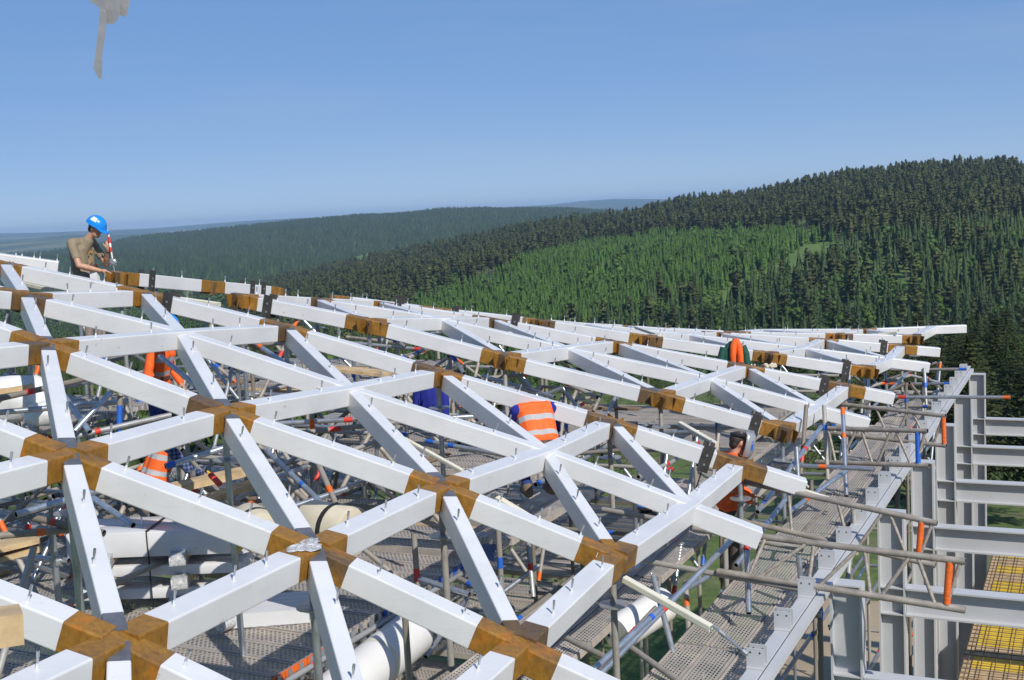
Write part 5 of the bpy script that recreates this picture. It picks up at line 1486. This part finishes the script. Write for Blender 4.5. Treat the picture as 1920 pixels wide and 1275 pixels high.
def person(label, mw, J, dress, detail=0.013):
    """J: joints in the person's own frame (x forward, y left, z up, feet at 0)"""
    loc = mw.translation
    t = bpy.data.objects.new('person', None); t.empty_display_size = 0.2
    link(t, None, mw.copy()); setp(t, label, 'person')
    hd, nk, ch, wa, pe = (Vector(J[k]) for k in ('head', 'neck', 'chest', 'waist', 'pelvis'))
    fw = Vector(J['face']).normalized(); lf = Vector((0, 0, 1)).cross(fw).normalized(); upv = fw.cross(lf).normalized()
    yaw, pitch = math.atan2(fw.y, fw.x), -math.asin(fw.z)
    hr = (0.0, pitch, yaw)
    def H(a, b, c): return tuple(hd + fw * a + lf * b + upv * c)
    head = [('e', tuple(hd + upv * 0.02), (0.095, 0.074, 0.105), hr), ('e', H(0.028, 0, -0.06), (0.062, 0.056, 0.062), hr), ('e', H(0.055, 0, -0.095), (0.03, 0.03, 0.022), hr),
            ('c', H(0.088, 0, 0.02), H(0.108, 0, -0.018), 0.010, 0.014), ('e', H(0.08, 0.0, 0.042), (0.02, 0.055, 0.012), hr), ('e', H(0.086, 0, -0.055), (0.012, 0.026, 0.008), hr), ('e', H(0.084, 0, -0.068), (0.012, 0.022, 0.007), hr),
            ('e', H(-0.005, 0.078, 0.0), (0.018, 0.009, 0.030), hr), ('e', H(-0.005, -0.078, 0.0), (0.018, 0.009, 0.030), hr), ('c', tuple(hd + upv * -0.05 - fw * 0.015), tuple(nk), 0.052, 0.058)]
    lat = (Vector(J['shL']) - Vector(J['shR'])).normalized()
    trunk_yaw = math.atan2(-lat.x, lat.y)
    def tor(g):
        sp_dir = (ch - pe).normalized()
        P = []
        for a, b, r0, r1 in ((pe, wa, 0.125, 0.115), (wa, ch, 0.115, 0.13)):
            for s_ in (-1, 1): P.append(('c', tuple(a + lat * s_ * 0.065), tuple(b + lat * s_ * 0.075), r0 * 0.92 + g, r1 * 0.92 + g))
        P.append(('c', tuple(Vector(J['shL']) - lat * 0.03), tuple(Vector(J['shR']) + lat * 0.03), 0.072 + g, 0.072 + g))
        P.append(('c', tuple(ch), tuple(nk.lerp(ch, 0.25)), 0.11 + g, 0.075 + g))
        return P
    def arm(s, g, part):
        sh, el, wr = J['sh' + s], J['el' + s], J['wr' + s]
        if part == 'upper': return [('c', sh, lerp(sh, el, 0.62), 0.060 + g, 0.052 + g)]
        if part == 'sleeve': return [('c', sh, el, 0.060 + g, 0.048 + g), ('c', el, lerp(el, wr, 0.92), 0.047 + g, 0.037 + g)]
        return [('c', sh, el, 0.055, 0.043), ('c', el, lerp(el, wr, 0.35), 0.043, 0.046), ('c', lerp(el, wr, 0.35), wr, 0.046, 0.029)] + hand(J, s, J.get('grip' + s))
    def leg(s, g, full=True):
        hp, kn, an = J['hp' + s], J['kn' + s], J['an' + s]
        return [('c', hp, kn, 0.092 + g, 0.062 + g), ('c', kn, lerp(kn, an, 0.35), 0.060 + g, 0.062 + g), ('c', lerp(kn, an, 0.35), lerp(kn, an, 0.97), 0.062 + g, 0.048 + g)]
    def foot(s, g):
        an = Vector(J['an' + s]); f = Vector(J.get('toe', (1, 0, 0))).normalized()
        hz_ = an.z - 0.05
        return [('c', tuple(an), tuple(an + Vector((0, 0, -0.03))), 0.05 + g, 0.052 + g), ('c', tuple(an + f * -0.04 + Vector((0, 0, -hz_))), tuple(an + f * 0.16 + Vector((0, 0, -hz_ - 0.008))), 0.045 + g, 0.038 + g)]
    body = head + tor(-0.012) + arm('L', 0, '') + arm('R', 0, '') + leg('L', -0.012) + leg('R', -0.012) + foot('L', -0.012) + foot('R', -0.012)
    solid('body', body, 'skin', t, mw, detail * 0.75, 2)
    sl = dress.get('sleeve', 'upper')
    solid('shirt', tor(0.008) + arm('L', 0.009, sl) + arm('R', 0.009, sl), dress['shirt'], t, mw, detail, 5)
    if 'trousers' in dress:
        tr = leg('L', 0.008) + leg('R', 0.008) + [('c', tuple(pe + lat * 0.065), tuple(pe - lat * 0.065), 0.126, 0.126), ('c', tuple(pe.lerp(wa, 0.5) + lat * 0.055), tuple(pe.lerp(wa, 0.5) - lat * 0.055), 0.112, 0.112)]
        solid('trousers', tr, dress['trousers'], t, mw, detail, 4)
        c = pe.lerp(wa, 0.62)
        ax = (wa - pe).normalized(); Mb = ax.to_track_quat('Z', 'Y').to_matrix().to_4x4(); Mb.translation = c
        MB().lathe([(0.16, -0.018), (0.168, -0.016), (0.168, 0.016), (0.16, 0.018)], 24, mw @ Mb @ Matrix.Rotation(0, 4, 'Z'), 0, (0.88, 1.18) if abs(lat.y) > abs(lat.x) else (1.18, 0.88)).build('belt', 'belt', t, 40)
    for s in 'LR': solid('boot', foot(s, 0.012), 'boot', t, mw, detail, 2)
    if 'vest' in dress:
        v_ = tor(0.030)[:-2] + [('c', tuple(Vector(J['shL']) - lat * 0.07), tuple(Vector(J['shR']) + lat * 0.07), 0.092, 0.092), ('c', tuple(ch), tuple(nk.lerp(ch, 0.4)), 0.135, 0.10)]
        vo_ = solid('safety_vest', v_, 'vest', t, mw, detail, 4)
        co = np.zeros(len(vo_.data.vertices) * 3, np.float32); vo_.data.vertices.foreach_get('co', co)
        ax = np.array(nk - pe); q = (co.reshape(-1, 3) - np.array(pe)) @ ax / (ax @ ax)
        at = vo_.data.attributes.new('spine', 'FLOAT', 'POINT'); at.data.foreach_set('value', q.astype(np.float32))
    # hair cap
    Mh = Matrix((fw, lf, upv)).transposed().to_4x4(); Mh.translation = hd
    hair = [('e', H(-0.022, 0, 0.035), (0.088, 0.080, 0.090), hr), ('e', H(-0.055, 0, -0.02), (0.045, 0.066, 0.06), hr)]
    solid('hair', hair, 'hair', t, mw, 0.01, 3)
    if 'helmet' in dress:
        prof = []
        for a in range(0, 91, 9): prof.append((0.130 * math.cos(math.radians(a)) + 0.001, 0.135 * math.sin(math.radians(a))))
        Mk = mw @ Mh @ Matrix.Translation((-0.004, 0, 0.052)) @ Matrix.Rotation(0.10, 4, 'Y')
        h = MB().lathe([(0.121, 0.0), (0.134, -0.006)] + prof[1:], 28, Mk, 0, (1.12, 0.90)).build('helmet', dress['helmet'], t, 60)
        rim = [(0.112 * 1.12 * math.cos(a), 0.118 * math.sin(a), 0.0) for a in np.linspace(-1.15, 1.15, 13)]
        tip = [(0.125 + 0.078 * math.cos(a), 0.108 * math.sin(a) * 1.0, -0.018 - 0.006 * math.cos(a)) for a in np.linspace(-1.15, 1.15, 13)]
        vs = [Mk @ Vector(p) for p in rim] + [Mk @ Vector(p) for p in tip] + [Mk @ (Vector(p) - Vector((0, 0, 0.006))) for p in rim] + [Mk @ (Vector(p) - Vector((0, 0, 0.006))) for p in tip]
        fs = []
        for i in range(12): fs += [(i, i + 1, 14 + i, 13 + i), (26 + i, 39 + i, 40 + i, 27 + i), (13 + i, 14 + i, 40 + i, 39 + i)]
        MB().add(vs, fs).build('visor', dress['helmet'], h, 50)
        pr = MB()
        vs = []
        for j in range(4):
            for i in range(6):
                az = math.radians(-118 + 9 * i); e_ = math.radians(26 + 9 * j)
                vs.append(Mk @ Vector((0.1325 * 1.12 * math.cos(e_) * math.cos(az), 0.1325 * 0.90 * math.cos(e_) * math.sin(az), 0.1375 * math.sin(e_))))
        pr.add(vs, [(j * 6 + i, j * 6 + i + 1, (j + 1) * 6 + i + 1, (j + 1) * 6 + i) for j in range(3) for i in range(5)])
        pr.build('sticker', 'band_white', h, 60)
    return t, Mh
def stand(lean=0.0, tw=0.0):
    return dict(pelvis=(0, 0, 0.98), waist=(0.0, 0, 1.10), chest=(0.02 + lean * 0.25, 0, 1.32), neck=(0.03 + lean * 0.4, 0, 1.50), head=(0.07 + lean * 0.5, 0, 1.64), face=(1, 0, -0.15),
                shL=(0.01 + lean * 0.33, 0.19, 1.43), shR=(0.01 + lean * 0.33, -0.19, 1.43), elL=(0.05, 0.27, 1.14), elR=(0.05, -0.27, 1.14), wrL=(0.2, 0.22, 0.95), wrR=(0.2, -0.22, 0.95),
                hpL=(0, 0.095, 0.94), hpR=(0, -0.095, 0.94), knL=(0.03, 0.11, 0.50), knR=(0.02, -0.11, 0.50), anL=(0, 0.12, 0.10), anR=(-0.02, -0.12, 0.10))
# the man with the prism rod
J = stand()
J.update(pelvis=(-0.02, 0, 0.98), waist=(-0.07, 0, 1.10), chest=(-0.07, 0, 1.32), neck=(0.06, 0, 1.505), head=(0.165, -0.01, 1.625), face=(1, -0.12, -0.45),
         shL=(-0.01, 0.20, 1.44), shR=(-0.11, -0.19, 1.44), elR=(0.03, -0.30, 1.14), wrR=(0.265, -0.16, 1.05), elL=(0.17, 0.20, 1.13), wrL=(0.285, 0.06, 1.34),
         hdR=(0.9, 0.3, -0.1), hsR=(-0.3, 1, 0), hnR=(0, 0, -1), hdL=(0.25, -0.1, 1), hsL=(0.6, 0.8, 0), gripL=True)
mpos = at_d(166, 511, 16.15)
MW = Matrix.Translation((mpos.x, mpos.y, mpos.z - 1.03)) @ rotz(math.radians(-8))
man, Mh = person('man in a khaki T-shirt and blue helmet holding a red and white rod', MW, J, dict(shirt='tshirt', trousers='trousers_khaki', helmet='helmet_blue'), 0.011)
mk = MB()
for y, z, r in ((-0.02, 1.30, 0.020), (0.02, 1.315, 0.016), (0.055, 1.30, 0.020), (0.0, 1.18, 0.022), (0.03, 1.20, 0.018), (0.02, 1.235, 0.012)):
    mk = MB().lathe([(r * 0.5, -0.003), (r, 0), (r * 0.5, 0.003)], 6, MW @ Matrix.Translation((0.068 + (1.30 - z) * 0.07, y - 0.04, z)) @ Matrix.Rotation(math.pi / 2, 4, 'Y'))
    mk.build('shirt_print', 'print_orange', man)
MB().lathe([(0.032, -0.012), (0.036, 0), (0.032, 0.012)], 14, MW @ Matrix.Translation((0.262, 0.088, 1.30)) @ Matrix.Rotation(0.5, 4, 'Y')).build('wristwatch', 'black_rubber', man, 40)
rod = thing('prism_rod', 'red and white surveying rod with a round prism held by the man', 'surveying rod', MW @ Vector((0.37, 0.0, 1.0)))
a, b = MW @ Vector((0.375, 0.01, 1.03)), MW @ Vector((0.315, 0.035, 1.60))
for i, (s_, e_, c, r) in enumerate(((0.0, 0.28, 'zinc', 0.007), (0.28, 0.47, 'band_white', 0.011), (0.47, 0.58, 'band_red', 0.016), (0.58, 0.68, 'band_white', 0.016), (0.68, 0.83, 'band_red', 0.017), (0.83, 0.90, 'band_white', 0.014))):
    MB().tube(a.lerp(b, s_), a.lerp(b, e_), r, None, 10).build('rod_section', c, rod, 40)
MB().tube(a.lerp(b, 0.90), b, 0.013, 0.002, 10).build('rod_tip', 'zinc', rod, 40)
pc = a.lerp(b, 0.22)
MB().lathe([(0.012, -0.02), (0.04, -0.018), (0.045, 0.01), (0.03, 0.02), (0.012, 0.02)], 16, Matrix.Translation(pc) @ Matrix.Rotation(math.pi / 2, 4, 'X')).build('prism', 'zinc', rod, 30)
for i in range(8):
    an = i * math.pi / 4
    MB().box((0, 0, 0), (0.008, 0.006, 0.008)).build('prism_lug', 'zinc', rod, None, Matrix.Translation(pc + Vector((0.052 * math.cos(an), 0, 0.052 * math.sin(an)))))
# tool pouch at his belt
MB().box((0.17, -0.16, 0.99), (0.05, 0.04, 0.065)).build('pouch', 'white_sheet', man, None, MW)
# second helmet, seen through the lattice
J = stand(0.25); J.update(face=(1, -0.2, -0.35))
p = at_d(283, 592, 13.9)
person('worker in blue helmet, orange vest and blue trousers behind the lattice at left', Matrix.Translation((p.x, p.y, p.z - 1.80)) @ rotz(math.radians(-12)), J,
       dict(shirt='orange_cloth', trousers='trousers_blue', helmet='helmet_blue', vest=1, sleeve='sleeve'), 0.016)
# plaid worker crouching under the beams
CR = stand(); CR.update(pelvis=(-0.16, 0, 0.50), waist=(-0.12, 0, 0.64), chest=(0.02, 0, 0.83), neck=(0.14, 0, 0.96), head=(0.26, 0, 0.95), face=(0.7, 0, -0.7), shL=(0.05, 0.20, 0.92), shR=(0.05, -0.20, 0.92),
                      elL=(0.20, 0.28, 0.66), elR=(0.20, -0.28, 0.66), wrL=(0.40, 0.2, 0.50), wrR=(0.40, -0.2, 0.50), hpL=(-0.15, 0.095, 0.48), hpR=(-0.15, -0.095, 0.48), knL=(0.27, 0.13, 0.50), knR=(0.27, -0.13, 0.48), anL=(-0.0, 0.13, 0.10), anR=(-0.0, -0.13, 0.10))
p = at_d(284, 832, 13.0)
J = stand(0.35); J.update(face=(0.8, 0.1, -0.6), elR=(0.30, -0.26, 1.16), wrR=(0.5, -0.12, 1.05))
person('worker in an orange vest over a blue plaid shirt, head hidden by the left beam', Matrix.Translation((p.x, p.y, p.z - 1.46)) @ rotz(math.radians(35)), J,
       dict(shirt='plaid', trousers='trousers_dark', vest=1, sleeve='sleeve'), 0.015)
# orange back, crouching
J = CR
p = at_d(1004, 774, 13.9)
person('crouching worker seen from behind, only the orange banded vest showing above the beam', Matrix.Translation((p.x, p.y, p.z - 1.0)) @ rotz(math.radians(105)) @ Matrix.Scale(1.12, 4), J,
       dict(shirt='coverall_blue', trousers='trousers_blue', vest=1, sleeve='sleeve'), 0.014)
# the welder
J = stand(0.12); J.update(face=(0.95, 0.12, -0.25), elL=(0.12, 0.26, 1.12), wrL=(0.30, 0.12, 1.0), elR=(0.02, -0.25, 1.12), wrR=(0.20, -0.12, 0.98), head=(0.13, 0, 1.62), toe=(1, -0.2, 0))
wb = at_d(1372, 1098, 14.5)
WM = Matrix.Translation(wb) @ rotz(math.radians(12)) @ Matrix.Scale(1.10, 4)
wel, Mh = person('welder in an orange vest and dark trousers with a silver welding mask', WM, J, dict(shirt='orange_cloth', trousers='trousers_dark', vest=1, sleeve='sleeve'), 0.013)
mk = MB(); vs = []; n = 15; rows = ((0.155, 0.125, 0.6), (0.10, 0.150, 1.0), (0.03, 0.155, 1.0), (-0.05, 0.150, 1.0), (-0.12, 0.135, 0.95), (-0.155, 0.11, 0.8))
for z, r, ww in rows:
    for i in range(n):
        a = -1.75 + 3.5 * i / (n - 1)
        vs.append(WM @ Mh @ Vector((0.035 + r * math.cos(a) * (1.0 if abs(a) < 1.3 else 0.9), r * 0.92 * math.sin(a) * ww, z)))
mk.add(vs, [(j * n + i, j * n + i + 1, (j + 1) * n + i + 1, (j + 1) * n + i) for j in range(len(rows) - 1) for i in range(n - 1)])
ms = mk.build('welding_mask', 'mask_silver', wel, 60); sd = ms.modifiers.new('t', 'SOLIDIFY'); sd.thickness = 0.006
MB().lathe([(0.092, 0.0), (0.105, 0.004), (0.105, 0.022), (0.092, 0.026)], 22, WM @ Mh @ Matrix.Translation((0.0, 0, 0.085)) @ Matrix.Rotation(-0.15, 4, 'Y')).build('mask_headband', 'black_rubber', wel, 40)
vs = [WM @ Mh @ Vector((0.035 + 0.1585 * math.cos(a), -0.147 * math.sin(a), z)) for z in (0.05, -0.05) for a in (0.95, 1.05, 1.15, 1.25)]
MB().add(vs, [(i, i + 1, 5 + i, 4 + i) for i in range(3)]).build('mask_sticker', 'band_blue', wel, 60)
# ------------------------------------------------------------------ hung clothes
def garment(label, M, mat, w, h, flare, folds, seed, sleeves=True, front=None):
    t = thing('hung_jacket', label, 'jacket', M.translation)
    r = random.Random(seed)
    mb = MB(); n, m_ = 26, 12; vs = []
    for j in range(m_):
        q = j / (m_ - 1)
        for i in range(n):
            a = 6.2832 * i / n
            ww = w * (0.30 + 0.70 * min(1, q * 2.6) ** 0.7 + flare * q); dd = 0.10 * (0.5 + 0.5 * min(1, 2 * q)) + 0.015
            k = 1 + folds * math.sin(5 * a + 1.7 * q * 3 + seed) * q + folds * 0.6 * math.sin(9 * a - q * 4)
            vs.append((ww / 2 * math.cos(a) * k, dd * math.sin(a) * k, -h * q + 0.02 * math.sin(3 * a + seed) * q))
    mb.add(vs, [(j * n + i, j * n + (i + 1) % n, (j + 1) * n + (i + 1) % n, (j + 1) * n + i) for j in range(m_ - 1) for i in range(n)] + [tuple(range(n))])
    mb.build('jacket_body', mat, t, 70, M)
    if sleeves:
        for s_ in (-1, 1):
            MB().path([(s_ * w * 0.42, -0.02, -0.10), (s_ * w * 0.56, -0.03, -0.24), (s_ * w * 0.60, -0.04, -0.40), (s_ * w * 0.57, -0.05, -0.58)], [0.07, 0.065, 0.06, 0.055], 12).build('sleeve', mat, t, 60, M)
    if front:
        MB().path([(0.02, -0.10, 0.05), (-0.03, -0.125, -0.08), (-0.05, -0.14, -0.25), (-0.04, -0.13, -0.42)], [0.05, 0.065, 0.06, 0.05], 10).build('scarf', front, t, 60, M)
        MB().path([(0.02, -0.10, 0.05), (0.075, -0.125, -0.08), (0.085, -0.14, -0.25), (0.09, -0.13, -0.44)], [0.05, 0.06, 0.06, 0.05], 10).build('scarf', front, t, 60, M)
    return t
p = at_d(1374, 640, 21.0)
garment('dark green jacket with a bright orange vest over it, hung on the lattice beam', Matrix.Translation(p) @ rotz(0.1), 'green_cloth', 0.40, 0.46, 0.12, 0.07, 1, True, 'orange_cloth')
p = at_d(806, 700, 15.0)
garment('deep blue work jacket hanging under the middle rusty joint', Matrix.Translation(p) @ rotz(-0.15), 'coverall_blue', 0.30, 0.55, 0.05, 0.10, 4)
